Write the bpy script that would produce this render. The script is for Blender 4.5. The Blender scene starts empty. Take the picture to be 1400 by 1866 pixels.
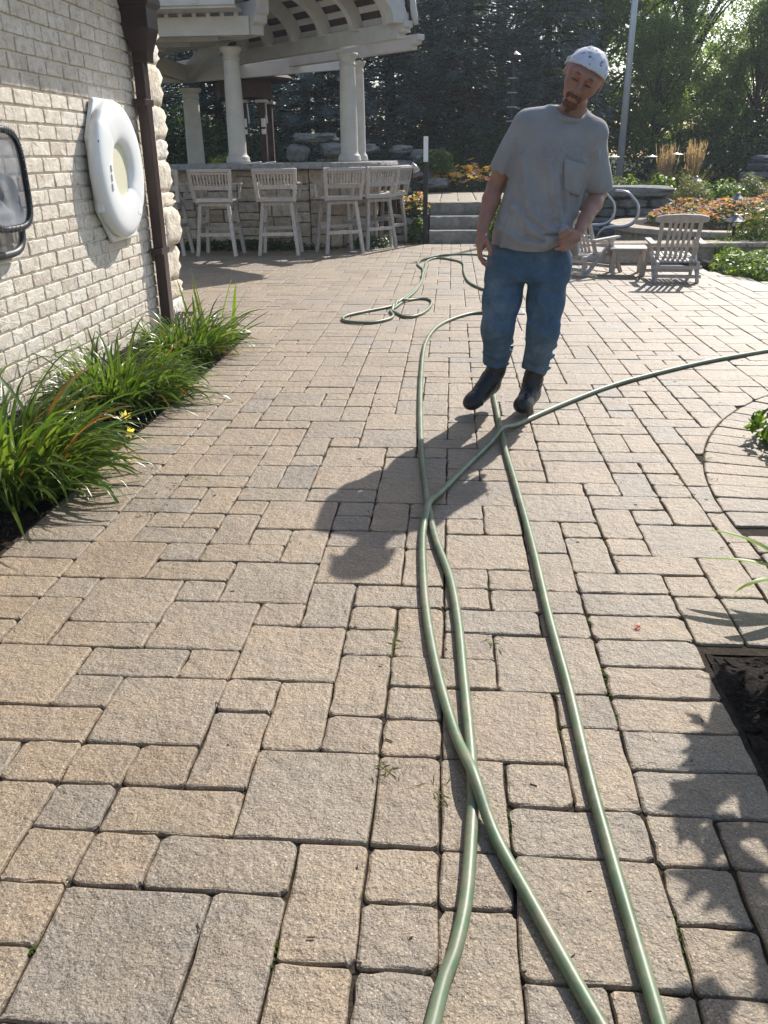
import bpy, bmesh, math, random
import numpy as np
from mathutils import Vector, Matrix, noise as mnoise

random.seed(7)
rng = np.random.default_rng(11)
SC = bpy.context.scene
COL = SC.collection
R = math.radians

# ------------------------------------------------------------------ camera
cam_d = bpy.data.cameras.new('camera')
cam = bpy.data.objects.new('camera', cam_d)
COL.objects.link(cam)
P_, RO_, YA_ = R(22.8733), R(-0.69866), R(-4.55227)
cF = Vector((math.sin(YA_) * math.cos(P_), math.cos(YA_) * math.cos(P_), -math.sin(P_)))
cR0 = Vector((math.cos(YA_), -math.sin(YA_), 0))
cU0 = cR0.cross(cF)
cR = cR0 * math.cos(RO_) + cU0 * math.sin(RO_)
cU = -cR0 * math.sin(RO_) + cU0 * math.cos(RO_)
m = Matrix.Identity(4)
for i in range(3):
    m[i][0] = cR[i]; m[i][1] = cU[i]; m[i][2] = -cF[i]
m[2][3] = 1.341
cam.matrix_world = m
cam_d.sensor_fit = 'HORIZONTAL'
cam_d.sensor_width = 36.0
cam_d.lens = 39.6
cam_d.clip_start = 0.05
cam_d.clip_end = 2000
SC.camera = cam

# ------------------------------------------------------------------ sky, sun, exposure
SUN_EL, SUN_AZ = R(39.4), R(26.6)
w = bpy.data.worlds.new('World'); SC.world = w
w.use_nodes = True
nt = w.node_tree
bg = nt.nodes['Background']
sky = nt.nodes.new('ShaderNodeTexSky')
sky.sky_type = 'NISHITA'
sky.sun_disc = False
sky.sun_elevation = SUN_EL
sky.sun_rotation = SUN_AZ
sky.air_density = 1.0
sky.dust_density = 1.2
nt.links.new(sky.outputs[0], bg.inputs[0])
bg.inputs[1].default_value = 0.14
sun_d = bpy.data.lights.new('sun', 'SUN')
sun_d.energy = 5.0
sun_d.angle = R(0.55)
sun_d.color = (1.0, 0.95, 0.875)
sun = bpy.data.objects.new('sun', sun_d)
COL.objects.link(sun)
sdir = Vector((math.sin(SUN_AZ) * math.cos(SUN_EL), math.cos(SUN_AZ) * math.cos(SUN_EL), math.sin(SUN_EL)))
sun.rotation_euler = (-sdir).to_track_quat('-Z', 'Y').to_euler()
sun.location = sdir * 40
SC.view_settings.view_transform = 'Standard'
SC.view_settings.look = 'None'
SC.view_settings.gamma = 1.0
SC.view_settings.exposure = 0.6

# ------------------------------------------------------------------ helpers
class MB:
    """collects shapes; build() links them as one mesh object"""
    def __init__(s):
        s.v = []; s.f = []
    def add(s, vs, fs):
        b = len(s.v)
        s.v.extend([tuple(p) for p in vs])
        s.f.extend([tuple(i + b for i in f) for f in fs])
    def box(s, c, size, rz=0.0, rot=None, jit=0.0):
        hx, hy, hz = size[0] / 2, size[1] / 2, size[2] / 2
        M = rot if rot is not None else Matrix.Rotation(rz, 3, 'Z')
        vs = []
        for sx, sy, sz in ((-1,-1,-1),(1,-1,-1),(1,1,-1),(-1,1,-1),(-1,-1,1),(1,-1,1),(1,1,1),(-1,1,1)):
            p = M @ Vector((sx * hx + random.uniform(-jit, jit), sy * hy + random.uniform(-jit, jit), sz * hz + random.uniform(-jit, jit)))
            vs.append((p.x + c[0], p.y + c[1], p.z + c[2]))
        s.add(vs, [(0,3,2,1),(4,5,6,7),(0,1,5,4),(1,2,6,5),(2,3,7,6),(3,0,4,7)])
    def beam(s, a, b, w_, h_, up=(0, 0, 1), w2=None, h2=None, ext=0.0):
        """rectangular bar from a to b, w_ across, h_ along 'up'"""
        a = Vector(a); b = Vector(b); d = (b - a).normalized()
        a = a - d * ext; b = b + d * ext
        u = Vector(up); u = (u - d * u.dot(d)).normalized(); x = d.cross(u)
        w2 = w_ if w2 is None else w2; h2 = h_ if h2 is None else h2
        vs = []
        for p, ww, hh in ((a, w_, h_), (b, w2, h2)):
            for sx, sz in ((-1,-1),(1,-1),(1,1),(-1,1)):
                vs.append(p + x * (sx * ww / 2) + u * (sz * hh / 2))
        s.add(vs, [(0,1,2,3),(7,6,5,4),(0,4,5,1),(1,5,6,2),(2,6,7,3),(3,7,4,0)])
    def tube(s, pts, r, n=8, cap=True, closed=False):
        pts = [Vector(p) for p in pts]
        N = len(pts)
        rs = r if hasattr(r, '__len__') else [r] * N
        prev = None; rings = []
        for i, p in enumerate(pts):
            if closed: t = pts[(i + 1) % N] - pts[i - 1]
            else: t = pts[min(i + 1, N - 1)] - pts[max(i - 1, 0)]
            t = t.normalized() if t.length > 1e-9 else Vector((0, 0, 1))
            if prev is None:
                ref = Vector((0, 0, 1)) if abs(t.z) < .9 else Vector((1, 0, 0))
                x = t.cross(ref).normalized()
            else:
                x = (prev - t * prev.dot(t)).normalized()
            prev = x; y = t.cross(x)
            rings.append([p + (x * math.cos(2 * math.pi * k / n) + y * math.sin(2 * math.pi * k / n)) * rs[i] for k in range(n)])
        vs = [q for rg in rings for q in rg]; fs = []
        for i in range(N if closed else N - 1):
            j = (i + 1) % N
            for k in range(n):
                fs.append((i * n + k, i * n + (k + 1) % n, j * n + (k + 1) % n, j * n + k))
        if cap and not closed:
            fs.append(tuple(range(n))[::-1]); fs.append(tuple((N - 1) * n + k for k in range(n)))
        s.add(vs, fs)
    def lathe(s, prof, c=(0, 0, 0), n=24, sx=1.0, sy=1.0):
        """prof: list of (r, z)"""
        vs = []; fs = []
        for r_, z_ in prof:
            for k in range(n):
                a = 2 * math.pi * k / n
                vs.append((c[0] + r_ * math.cos(a) * sx, c[1] + r_ * math.sin(a) * sy, c[2] + z_))
        for i in range(len(prof) - 1):
            for k in range(n):
                fs.append((i * n + k, i * n + (k + 1) % n, (i + 1) * n + (k + 1) % n, (i + 1) * n + k))
        fs.append(tuple(range(n))[::-1]); b = (len(prof) - 1) * n
        fs.append(tuple(b + k for k in range(n)))
        s.add(vs, fs)
    def prism(s, poly, z0, z1, frame=None):
        """extrude a 2D polygon; frame=(origin,U,V,N)"""
        n = len(poly)
        vs = [(p[0], p[1], z0) for p in poly] + [(p[0], p[1], z1) for p in poly]
        if frame:
            o, U, V, N = [Vector(q) for q in frame]
            vs = [o + U * a + V * b_ + N * c for a, b_, c in vs]
        s.add(vs, [tuple(range(n))[::-1], tuple(range(n, 2 * n))] + [(k, (k + 1) % n, n + (k + 1) % n, n + k) for k in range(n)])
    def mesh(s, name, smooth=False):
        me = bpy.data.meshes.new(name)
        me.from_pydata(s.v, [], s.f)
        if smooth: me.polygons.foreach_set('use_smooth', [True] * len(me.polygons))
        me.update()
        return me
    def build(s, name, mat, parent=None, smooth=False, bevel=0.0):
        return obj(name, s.mesh(name, smooth), mat, parent, bevel)

def obj(name, me, mat, parent=None, bevel=0.0, loc=None):
    o = bpy.data.objects.new(name, me)
    if mat is not None and len(me.materials) == 0: me.materials.append(mat)
    COL.objects.link(o)
    if parent is not None: o.parent = parent
    if loc is not None: o.location = loc
    if bevel > 0:
        b = o.modifiers.new('bevel', 'BEVEL'); b.width = bevel; b.segments = 2; b.limit_method = 'ANGLE'; b.angle_limit = R(40)
    return o

def tag(o, label=None, cat=None, group=None, kind=None):
    if label: o['label'] = label
    if cat: o['category'] = cat
    if group: o['group'] = group
    if kind: o['kind'] = kind
    return o

def thing(name, label, cat, loc=(0, 0, 0), rz=0.0, group=None):
    o = bpy.data.objects.new(name, None)
    o.empty_display_size = .1
    COL.objects.link(o); o.location = loc; o.rotation_euler = (0, 0, rz)
    return tag(o, label, cat, group)

def dup(root, loc, rz, label=None):
    r = root.copy(); COL.objects.link(r); r.location = loc; r.rotation_euler = (0, 0, rz)
    if label: r['label'] = label
    for ch in root.children:
        c = ch.copy(); COL.objects.link(c); c.parent = r
        for g_ in ch.children:
            d = g_.copy(); COL.objects.link(d); d.parent = c
    return r

def np_mesh(name, V, F, smooth=False):
    """V (n,3), F (m,k) numpy arrays"""
    me = bpy.data.meshes.new(name)
    V = np.asarray(V, np.float32); F = np.asarray(F, np.int32)
    me.vertices.add(len(V)); me.vertices.foreach_set('co', V.ravel())
    k = F.shape[1]
    me.loops.add(F.size); me.loops.foreach_set('vertex_index', F.ravel())
    me.polygons.add(len(F))
    me.polygons.foreach_set('loop_start', np.arange(0, F.size, k, dtype=np.int32))
    me.polygons.foreach_set('loop_total', np.full(len(F), k, np.int32))
    if smooth: me.polygons.foreach_set('use_smooth', np.ones(len(F), bool))
    me.update(calc_edges=True); me.validate()
    return me

def catmull(pts, n=6):
    P = [Vector(p) for p in pts]; out = []
    for i in range(len(P) - 1):
        p0, p1, p2, p3 = P[max(i - 1, 0)], P[i], P[i + 1], P[min(i + 2, len(P) - 1)]
        for k in range(n):
            t = k / n
            out.append(0.5 * ((2 * p1) + (p2 - p0) * t + (2 * p0 - 5 * p1 + 4 * p2 - p3) * t * t + (3 * p1 - p0 - 3 * p2 + p3) * t ** 3))
    out.append(P[-1])
    return out

# ------------------------------------------------------------------ materials
class NT:
    def __init__(s, name):
        s.m = bpy.data.materials.new(name); s.m.use_nodes = True
        s.t = s.m.node_tree; s.b = s.t.nodes['Principled BSDF']; s.o = s.t.nodes['Material Output']
    def n(s, typ, **kw):
        q = s.t.nodes.new(typ)
        for k, v in kw.items():
            if k.startswith('i_'):
                key = k[2:]
                q.inputs[int(key) if key.isdigit() else key].default_value = v
            else: setattr(q, k, v)
        return q
    def l(s, a, b): s.t.links.new(a, b)
    def pos(s):
        return s.n('ShaderNodeNewGeometry').outputs['Position']
    def objc(s):
        return s.n('ShaderNodeTexCoord').outputs['Object']
    def noise(s, co, scale, detail=4, rough=.55, dist=0.0):
        q = s.n('ShaderNodeTexNoise'); q.inputs['Scale'].default_value = scale; q.inputs['Detail'].default_value = detail
        q.inputs['Roughness'].default_value = rough; q.inputs['Distortion'].default_value = dist
        s.l(co, q.inputs['Vector']); return q.outputs['Fac']
    def voro(s, co, scale, out='Color', feature='F1', rnd=1.0):
        q = s.n('ShaderNodeTexVoronoi'); q.feature = feature; q.inputs['Scale'].default_value = scale
        q.inputs['Randomness'].default_value = rnd
        s.l(co, q.inputs['Vector']); return q.outputs[out]
    def ramp(s, fac, stops, interp='LINEAR'):
        q = s.n('ShaderNodeValToRGB'); q.color_ramp.interpolation = interp
        e = q.color_ramp.elements
        while len(e) < len(stops): e.new(.5)
        for i, (p, c) in enumerate(stops):
            e[i].position = p
            e[i].color = (c, c, c, 1) if not hasattr(c, '__len__') else (c[0], c[1], c[2], 1)
        s.l(fac, q.inputs[0]); return q.outputs['Color']
    def mix(s, fac, a, b, mode='MIX'):
        q = s.n('ShaderNodeMix'); q.data_type = 'RGBA'; q.blend_type = mode
        for val, i in ((fac, 0), (a, 6), (b, 7)):
            if hasattr(val, 'is_linked') or hasattr(val, 'node'): s.l(val, q.inputs[i])
            elif i == 0: q.inputs[0].default_value = val
            else: q.inputs[i].default_value = (val[0], val[1], val[2], 1)
        return q.outputs[2]
    def island(s):
        a = s.n('ShaderNodeNewGeometry').outputs['Random Per Island']; b = s.n('ShaderNodeObjectInfo').outputs['Random']
        return s.math('FRACT', s.math('ADD', a, b))
    def bump(s, h, strength, dist=.01, prev=None):
        q = s.n('ShaderNodeBump'); q.inputs['Strength'].default_value = strength; q.inputs['Distance'].default_value = dist
        s.l(h, q.inputs['Height'])
        if prev is not None: s.l(prev, q.inputs['Normal'])
        return q.outputs['Normal']
    def math(s, op, a, b=None):
        q = s.n('ShaderNodeMath', operation=op)
        for i, v in enumerate((a, b)):
            if v is None: continue
            if hasattr(v, 'node'): s.l(v, q.inputs[i])
            else: q.inputs[i].default_value = v
        return q.outputs[0]
    def fin(s, color=None, rough=None, normal=None, spec=.35, metal=0.0):
        b = s.b
        if color is not None:
            if hasattr(color, 'node'): s.l(color, b.inputs['Base Color'])
            else: b.inputs['Base Color'].default_value = (*color, 1)
        if rough is not None:
            if hasattr(rough, 'node'): s.l(rough, b.inputs['Roughness'])
            else: b.inputs['Roughness'].default_value = rough
        if normal is not None: s.l(normal, b.inputs['Normal'])
        b.inputs['Specular IOR Level'].default_value = spec
        b.inputs['Metallic'].default_value = metal
        return s.m

def simple(name, col, col2=None, rough=.6, scale=8, bump=.15, bscale=40, spec=.35, metal=0.0, bdist=.004, coord='obj'):
    t = NT(name); co = t.objc() if coord == 'obj' else t.pos()
    col2 = col2 or tuple(c * .75 for c in col)
    f = t.noise(co, scale, 5, .6)
    c = t.ramp(f, [(.3, col2), (.68, col)])
    nrm = t.bump(t.noise(co, bscale, 4), bump, bdist)
    return t.fin(c, rough, nrm, spec, metal)

def leafmat(name, c1, c2, c3=None, trans=.35, rough=.5, spec=.3, tint=(1.0, 1.0, .45)):
    """two-sided leaf with light coming through; colour differs leaf by leaf"""
    t = NT(name)
    r_ = t.island()
    st = [(0.0, c1), (.6, c2)] + ([(1.0, c3)] if c3 else [])
    c = t.ramp(r_, st)
    t.fin(c, rough, None, spec)
    tr = t.n('ShaderNodeBsdfTranslucent')
    cc = t.mix(1.0, c, (tint[0] * 2.1, tint[1] * 2.1, tint[2] * 2.1), 'MULTIPLY')
    t.l(cc, tr.inputs['Color'])
    mx = t.n('ShaderNodeMixShader'); mx.inputs[0].default_value = trans
    t.l(t.b.outputs[0], mx.inputs[1]); t.l(tr.outputs[0], mx.inputs[2]); t.l(mx.outputs[0], t.o.inputs['Surface'])
    return t.m

M = {}
def build_materials():
    # tumbled concrete pavers
    t = NT('paver'); p = t.pos(); isl = t.island()
    base = t.ramp(isl, [(0.0, (.211, .166, .116)), (.2, (.238, .191, .137)), (.4, (.200, .170, .134)), (.55, (.230, .180, .128)), (.75, (.215, .175, .125)), (.9, (.190, .166, .138)), (1.0, (.222, .174, .120))])
    mott = t.noise(p, 8, 5, .65)
    base = t.mix(t.ramp(mott, [(.30, .0), (.7, .9)]), base, t.mix(1.0, base, (1.30, 1.20, 1.06), 'MULTIPLY'))
    st = t.noise(p, 2.3, 5, .65)
    base = t.mix(t.ramp(st, [(.48, 0.0), (.72, .75)]), base, t.mix(1.0, base, (.66, .63, .60), 'MULTIPLY'))
    gr = t.voro(p, 300)
    g1 = t.n('ShaderNodeSeparateColor'); t.l(gr, g1.inputs[0])
    spk = t.ramp(g1.outputs[0], [(0.0, .52), (.16, .88), (.75, 1.08), (.93, 1.18), (1.0, 1.9)])
    base = t.mix(1.0, base, spk, 'MULTIPLY')
    pit = t.noise(p, 130, 3, .7)
    base = t.mix(1.0, base, t.ramp(pit, [(.30, .55), (.44, 1.0)]), 'MULTIPLY')
    n1 = t.bump(t.noise(p, 26, 5, .62), .8, .016)
    n2 = t.bump(pit, .6, .006, n1)
    n3 = t.bump(g1.outputs[1], .25, .0025, n2)
    M['paver'] = t.fin(base, .58, n3, .5)
    # joint sand with moss
    t = NT('joint_sand'); p = t.pos()
    c = t.ramp(t.noise(p, 60, 5, .7), [(.3, (.018, .014, .011)), (.7, (.06, .047, .035))])
    mo = t.ramp(t.noise(p, 3.1, 4, .6), [(.57, 0.0), (.64, 1.0)])
    c = t.mix(mo, c, (.045, .06, .015))
    M['joint'] = t.fin(c, .95, t.bump(t.noise(p, 150, 3), .8, .006), .1)
    # dark mulch
    t = NT('mulch'); p = t.pos()
    c = t.ramp(t.noise(p, 70, 6, .75), [(.3, (.010, .008, .007)), (.55, (.036, .028, .023)), (.8, (.10, .076, .06))])
    M['mulch'] = t.fin(c, .95, t.bump(t.noise(p, 55, 5, .7), 1.0, .03), .15)
    t = NT('ground'); p = t.pos()
    c = t.ramp(t.noise(p, 1.5, 6, .7), [(.3, (.02, .03, .008)), (.6, (.04, .05, .015)), (.8, (.05, .042, .022))])
    M['ground'] = t.fin(c, .95, t.bump(t.noise(p, 30, 5), .8, .05), .1)
    # pale clay brick, whitewashed and smeared
    t = NT('brick'); p = t.pos(); isl = t.island()
    base = t.ramp(isl, [(0.0, (.60, .53, .435)), (.3, (.65, .585, .49)), (.55, (.54, .465, .38)), (.75, (.67, .61, .525)), (1.0, (.61, .54, .45))])
    sm = t.noise(p, 17, 6, .7, 1.2)
    base = t.mix(t.ramp(sm, [(.50, 0.0), (.66, .85)]), base, (.36, .29, .225))
    ww = t.noise(p, 9, 5, .65, .6)
    base = t.mix(t.ramp(ww, [(.5, 0.0), (.68, .75)]), base, (.76, .715, .64))
    dk = t.voro(p, 38, 'Distance')
    base = t.mix(1.0, base, t.ramp(dk, [(.05, .45), (.16, 1.0)]), 'MULTIPLY')
    nb = t.bump(t.noise(p, 60, 5, .65), .6, .008)
    nb = t.bump(sm, .5, .01, nb)
    M['brick'] = t.fin(base, .9, nb, .2)
    t = NT('mortar'); p = t.pos()
    c = t.ramp(t.noise(p, 40, 5, .6), [(.3, (.66, .595, .49)), (.7, (.78, .72, .61))])
    M['mortar'] = t.fin(c, .95, t.bump(t.noise(p, 120, 3), .5, .004), .15)
    # limestones
    def stone(key, a, b, c_, sc=9):
        t = NT(key); p = t.pos(); isl = t.island()
        base = t.ramp(isl, [(0.0, a), (.5, b), (1.0, c_)])
        f = t.noise(p, sc, 6, .65, .4)
        base = t.mix(1.0, base, t.ramp(f, [(.28, .55), (.5, .95), (.75, 1.25)]), 'MULTIPLY')
        nb = t.bump(t.noise(p, sc * 2.4, 6, .65), .8, .03)
        nb = t.bump(t.noise(p, sc * 14, 3, .6), .4, .006, nb)
        M[key] = t.fin(base, .9, nb, .2)
    stone('limestone', (.52, .45, .35), (.46, .385, .29), (.38, .29, .20))
    stone('ledge_rock', (.19, .185, .175), (.25, .24, .22), (.14, .14, .14))
    stone('pale_rock', (.27, .255, .225), (.21, .205, .18), (.17, .17, .155))
    stone('step_stone', (.33, .305, .265), (.28, .26, .23), (.31, .28, .235), 6)
    stone('granite_top', (.30, .29, .275), (.32, .305, .29), (.28, .275, .26), 16)
    stone('quoin', (.70, .65, .56), (.64, .55, .43), (.74, .70, .63), 11)
    stone('coping', (.50, .42, .32), (.45, .375, .29), (.52, .44, .34), 10)
    # painted white timber, weathered teak, brown metal ...
    M['bar_mortar'] = simple('bar_mortar', (.17, .135, .10), (.11, .085, .065), .95, 12, .4, 60)
    M['white_paint'] = simple('white_paint', (.50, .485, .455), (.42, .405, .375), .55, 5, .08, 30)
    M['column_paint'] = simple('column_paint', (.50, .465, .41), (.42, .39, .34), .6, 6, .12, 50)
    M['roof_deck'] = simple('roof_deck', (.075, .036, .030), (.045, .022, .019), .8, 9, .2, 30)
    t = NT('teak_grey'); p = t.objc()
    mp = t.n('ShaderNodeMapping'); mp.inputs['Scale'].default_value = (6, 6, 1.2); t.l(p, mp.inputs['Vector'])
    f = t.noise(mp.outputs[0], 12, 5, .6)
    isl = t.island()
    c = t.ramp(f, [(.3, (.29, .25, .215)), (.55, (.45, .405, .365)), (.8, (.54, .495, .45))])
    c = t.mix(1.0, c, t.ramp(isl, [(0.0, .82), (1.0, 1.15)]), 'MULTIPLY')
    M['teak'] = t.fin(c, .75, t.bump(f, .3, .004), .3)
    M['teak_warm'] = simple('teak_warm', (.48, .435, .39), (.35, .31, .275), .7, 22, .25, 60)
    M['teak_red'] = simple('teak_red', (.10, .035, .025), (.06, .022, .018), .6, 14, .2, 50)
    M['teak_brown'] = simple('teak_brown', (.20, .155, .125), (.12, .085, .065), .7, 14, .2, 50)
    M['copper_brown'] = simple('copper_brown', (.040, .019, .017), (.026, .013, .012), .36, 6, .05, 20, .5, .15)
    M['white_plastic'] = simple('white_plastic', (.78, .79, .78), (.72, .73, .72), .38, 3, .04, 12, .5)
    M['cream_plastic'] = simple('cream_plastic', (.66, .63, .46), (.60, .57, .42), .5, 4, .05, 15, .4)
    M['black_plastic'] = simple('black_plastic', (.012, .012, .014), (.008, .008, .01), .45, 6, .1, 60)
    M['grey_frame'] = simple('grey_frame', (.055, .055, .06), (.035, .035, .04), .45, 6, .1, 60)
    # semi-transparent netting
    def net(key, col, a):
        t = NT(key); t.fin(col, .8, None, .2)
        tp = t.n('ShaderNodeBsdfTransparent'); mx = t.n('ShaderNodeMixShader'); mx.inputs[0].default_value = a
        t.l(tp.outputs[0], mx.inputs[1]); t.l(t.b.outputs[0], mx.inputs[2]); t.l(mx.outputs[0], t.o.inputs['Surface'])
        M[key] = t.m
    net('net_bag', (.20, .215, .24), .74)
    net('net_mesh', (.10, .10, .10), .62)
    # hose
    t = NT('hose_rubber'); p = t.pos()
    f = t.noise(p, 5, 4, .6)
    c = t.ramp(f, [(.3, (.07, .105, .055)), (.5, (.095, .15, .082)), (.7, (.165, .19, .12))])
    f2 = t.noise(p, 19, 6, .75)
    c = t.mix(t.ramp(f2, [(.46, 0.0), (.66, .85)]), c, (.22, .19, .13))
    M['hose'] = t.fin(c, .46, t.bump(f2, .15, .003), .45)
    # person
    t = NT('skin'); p = t.pos()
    c = t.ramp(t.noise(p, 14, 5, .6), [(.3, (.27, .135, .095)), (.7, (.37, .20, .145))])
    c = t.mix(t.ramp(t.noise(p, 120, 3, .6), [(.45, 0.0), (.8, .35)]), c, (.27, .11, .075))
    t.fin(c, .5, t.bump(t.noise(p, 220, 3), .12, .002), .35)
    t.b.inputs['Subsurface Weight'].default_value = .12
    t.b.inputs['Subsurface Radius'].default_value = (.012, .005, .003)
    t.b.inputs['Subsurface Scale'].default_value = .6
    M['skin'] = t.m
    M['hair'] = simple('hair', (.17, .085, .055), (.09, .046, .032), .7, 60, .5, 240, .2)
    M['eye_dark'] = simple('eye_dark', (.03, .02, .017), (.02, .014, .012), .4, 40, .1, 100)
    t = NT('tshirt'); p = t.pos()
    c = t.ramp(t.noise(p, 5, 5, .6), [(.3, (.235, .238, .248)), (.7, (.315, .312, .315))])
    # grime: sprayed dots on the chest and a general brownish soiling
    sp = t.voro(p, 85, 'Distance')
    wher = t.noise(p, 7, 3, .6)
    dots = t.math('MULTIPLY', t.ramp(sp, [(.18, 1.0), (.34, 0.0)]), t.ramp(wher, [(.54, 0.0), (.64, .75)]))
    c = t.mix(t.math('MULTIPLY', dots, .3), c, (.07, .07, .085))
    for (cx, cz, sx, sz, seed) in ((.475, 1.315, 13, 10, 1), (.585, 1.335, 9, 14, 2), (.50, 1.06, 7, 9, 3)):     # grease smudges
        mp = t.n('ShaderNodeMapping'); mp.inputs['Location'].default_value = (-cx * sx, 0, -cz * sz); mp.inputs['Scale'].default_value = (sx, 0, sz); t.l(p, mp.inputs['Vector'])
        ln = t.n('ShaderNodeVectorMath', operation='LENGTH'); t.l(mp.outputs[0], ln.inputs[0])
        area = t.ramp(ln.outputs['Value'], [(.25, 1.0), (1.0, 0.0)])
        br = t.ramp(t.noise(p, 55 + seed * 9, 5, .75, .8), [(.42, 0.0), (.72, .6)])
        c = t.mix(t.math('MULTIPLY', area, br), c, (.10, .10, .115))
    so = t.ramp(t.noise(p, 3.4, 6, .7, .5), [(.5, 0.0), (.68, .42)])
    c = t.mix(so, c, (.235, .20, .165))
    hz = t.n('ShaderNodeTexWave'); hz.inputs['Scale'].default_value = 420; t.l(p, hz.inputs['Vector'])
    nb = t.bump(t.noise(p, 420, 2, .6), .2, .002)
    nb = t.bump(t.noise(p, 26, 4, .55), .35, .012, nb)
    M['tshirt'] = t.fin(c, .95, nb, .1)
    M['tshirt'].node_tree.nodes['Principled BSDF'].inputs['Sheen Weight'].default_value = .15
    t = NT('denim'); p = t.pos()
    f = t.noise(p, 6, 5, .65)
    c = t.ramp(f, [(.28, (.042, .082, .135)), (.5, (.078, .132, .198)), (.75, (.16, .218, .28))])
    wv = t.noise(p, 320, 2, .6)
    c = t.mix(1.0, c, t.ramp(wv, [(.3, .7), (.7, 1.3)]), 'MULTIPLY')
    di = t.ramp(t.noise(p, 4.2, 6, .7, .4), [(.52, 0.0), (.7, .55)])
    c = t.mix(di, c, (.07, .072, .068))
    nb = t.bump(wv, .3, .002); nb = t.bump(t.noise(p, 30, 4, .6), .45, .014, nb)
    M['denim'] = t.fin(c, .9, nb, .15)
    M['boot'] = simple('boot_leather', (.011, .011, .014), (.005, .005, .007), .36, 24, .7, 50, .5, 0, .012)
    M['boot_sole'] = simple('boot_sole', (.065, .058, .05), (.025, .022, .02), .8, 40, .4, 80)
    t = NT('bandana'); p = t.objc()
    v = t.n('ShaderNodeTexVoronoi'); v.inputs['Scale'].default_value = 33; v.inputs['Randomness'].default_value = .75; t.l(p, v.inputs['Vector'])
    ring = t.ramp(v.outputs['Distance'], [(.10, .35), (.15, 1.0), (.30, 1.0), (.36, 0.0)])
    br = t.ramp(t.noise(p, 95, 2, .5), [(.42, 0.0), (.56, 1.0)])
    pr = t.math('MULTIPLY', ring, br)
    c = t.mix(pr, t.ramp(t.noise(p, 20, 3), [(.3, (.50, .51, .56)), (.7, (.62, .63, .67))]), (.10, .10, .13))
    M['bandana'] = t.fin(c, .85, t.bump(t.noise(p, 40, 4), .25, .006), .2)
    # metal, water
    M['steel'] = simple('steel', (.42, .43, .44), (.34, .35, .37), .36, 6, .03, 20, .5, .9)
    M['pole_metal'] = simple('pole_metal', (.48, .50, .53), (.40, .42, .45), .4, 5, .03, 20, .5, .3)
    M['lamp_metal'] = simple('lamp_metal', (.14, .145, .15), (.09, .095, .10), .35, 10, .1, 30, .5, .5)
    M['lamp_pale'] = simple('lamp_pale', (.55, .55, .53), (.42, .42, .40), .35, 10, .1, 30, .5, .3)
    M['dark_post'] = simple('dark_post', (.022, .023, .025), (.014, .014, .016), .55, 8, .1, 40)
    M['white_metal'] = simple('white_metal', (.74, .75, .76), (.66, .67, .68), .35, 5, .03, 30)
    t = NT('water'); p = t.pos()
    wn = t.noise(p, 9, 3, .55, .3)
    t.fin((.012, .03, .035), .04, t.bump(wn, .35, .03), .5)
    M['water'] = t.m
    t = NT('foam'); p = t.pos()
    M['foam'] = t.fin((.72, .75, .78), .35, t.bump(t.noise(p, 40, 4), .8, .02), .6)
    M['concrete_rock'] = simple('concrete_rock', (.33, .32, .29), (.25, .24, .22), .9, 6, .5, 30)
    M['bark'] = simple('bark', (.085, .065, .05), (.04, .03, .024), .95, 12, .9, 22, .1, 0, .03)
    # leaves
    M['lily'] = leafmat('lily_leaf', (.045, .086, .016), (.072, .122, .022), (.13, .175, .04), .38, .30, .5)
    M['lily_dry'] = leafmat('lily_dry', (.27, .13, .035), (.36, .22, .06), (.22, .10, .03), .3, .6, .2, (1, .8, .4))
    M['yellow_flower'] = leafmat('yellow_flower', (.74, .64, .18), (.78, .70, .30), (.70, .58, .12), .35, .5, .2, (1, .9, .3))
    M['orange_flower'] = leafmat('orange_flower', (.62, .20, .05), (.68, .34, .09), (.58, .27, .16), .3, .55, .2, (1, .7, .3))
    M['gold_flower'] = leafmat('gold_flower', (.82, .52, .03), (.85, .62, .06), (.80, .44, .03), .3, .55, .2, (1, .8, .2))
    M['red_flower'] = leafmat('red_flower', (.55, .05, .06), (.62, .16, .16), (.55, .09, .12), .3, .55, .2, (1, .5, .4))
    M['pink_flower'] = leafmat('pink_flower', (.55, .30, .30), (.62, .48, .44), (.50, .22, .24), .3, .6, .2, (1, .8, .7))
    M['white_flower'] = leafmat('white_flower', (.72, .74, .70), (.78, .78, .74), None, .3, .5, .2, (1, 1, .9))
    M['grass_tan'] = leafmat('grass_tan', (.33, .26, .165), (.42, .34, .225), (.27, .20, .12), .35, .6, .2, (1, .85, .5))
    M['shrub_green'] = leafmat('shrub_green', (.035, .075, .012), (.06, .115, .02), (.10, .16, .035), .40, .42, .35)
    M['shrub_dark'] = leafmat('shrub_dark', (.02, .045, .012), (.035, .07, .018), (.05, .095, .025), .3, .45, .3)
    M['sedum'] = leafmat('sedum', (.07, .12, .03), (.12, .18, .05), (.19, .24, .09), .35, .45, .3)
    M['bright_leaf'] = leafmat('bright_leaf', (.09, .16, .012), (.14, .22, .02), (.20, .27, .04), .5, .4, .3)
    M['olive_leaf'] = leafmat('olive_leaf', (.10, .10, .03), (.14, .14, .05), (.18, .17, .07), .4, .5, .3)
    M['purple_leaf'] = leafmat('purple_leaf', (.08, .05, .07), (.13, .08, .10), (.16, .11, .11), .3, .6, .2, (1, .7, .8))
    M['spruce'] = leafmat('spruce_needles', (.026, .052, .046), (.048, .085, .076), (.085, .13, .12), .22, .5, .3, (.8, 1, .8))
    M['spruce_blue'] = leafmat('spruce_blue_needles', (.07, .105, .10), (.11, .155, .15), (.17, .22, .21), .22, .5, .3, (.8, 1, .8))
    M['deciduous'] = leafmat('deciduous_leaf', (.055, .10, .028), (.09, .145, .042), (.145, .20, .07), .56, .4, .35)
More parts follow.
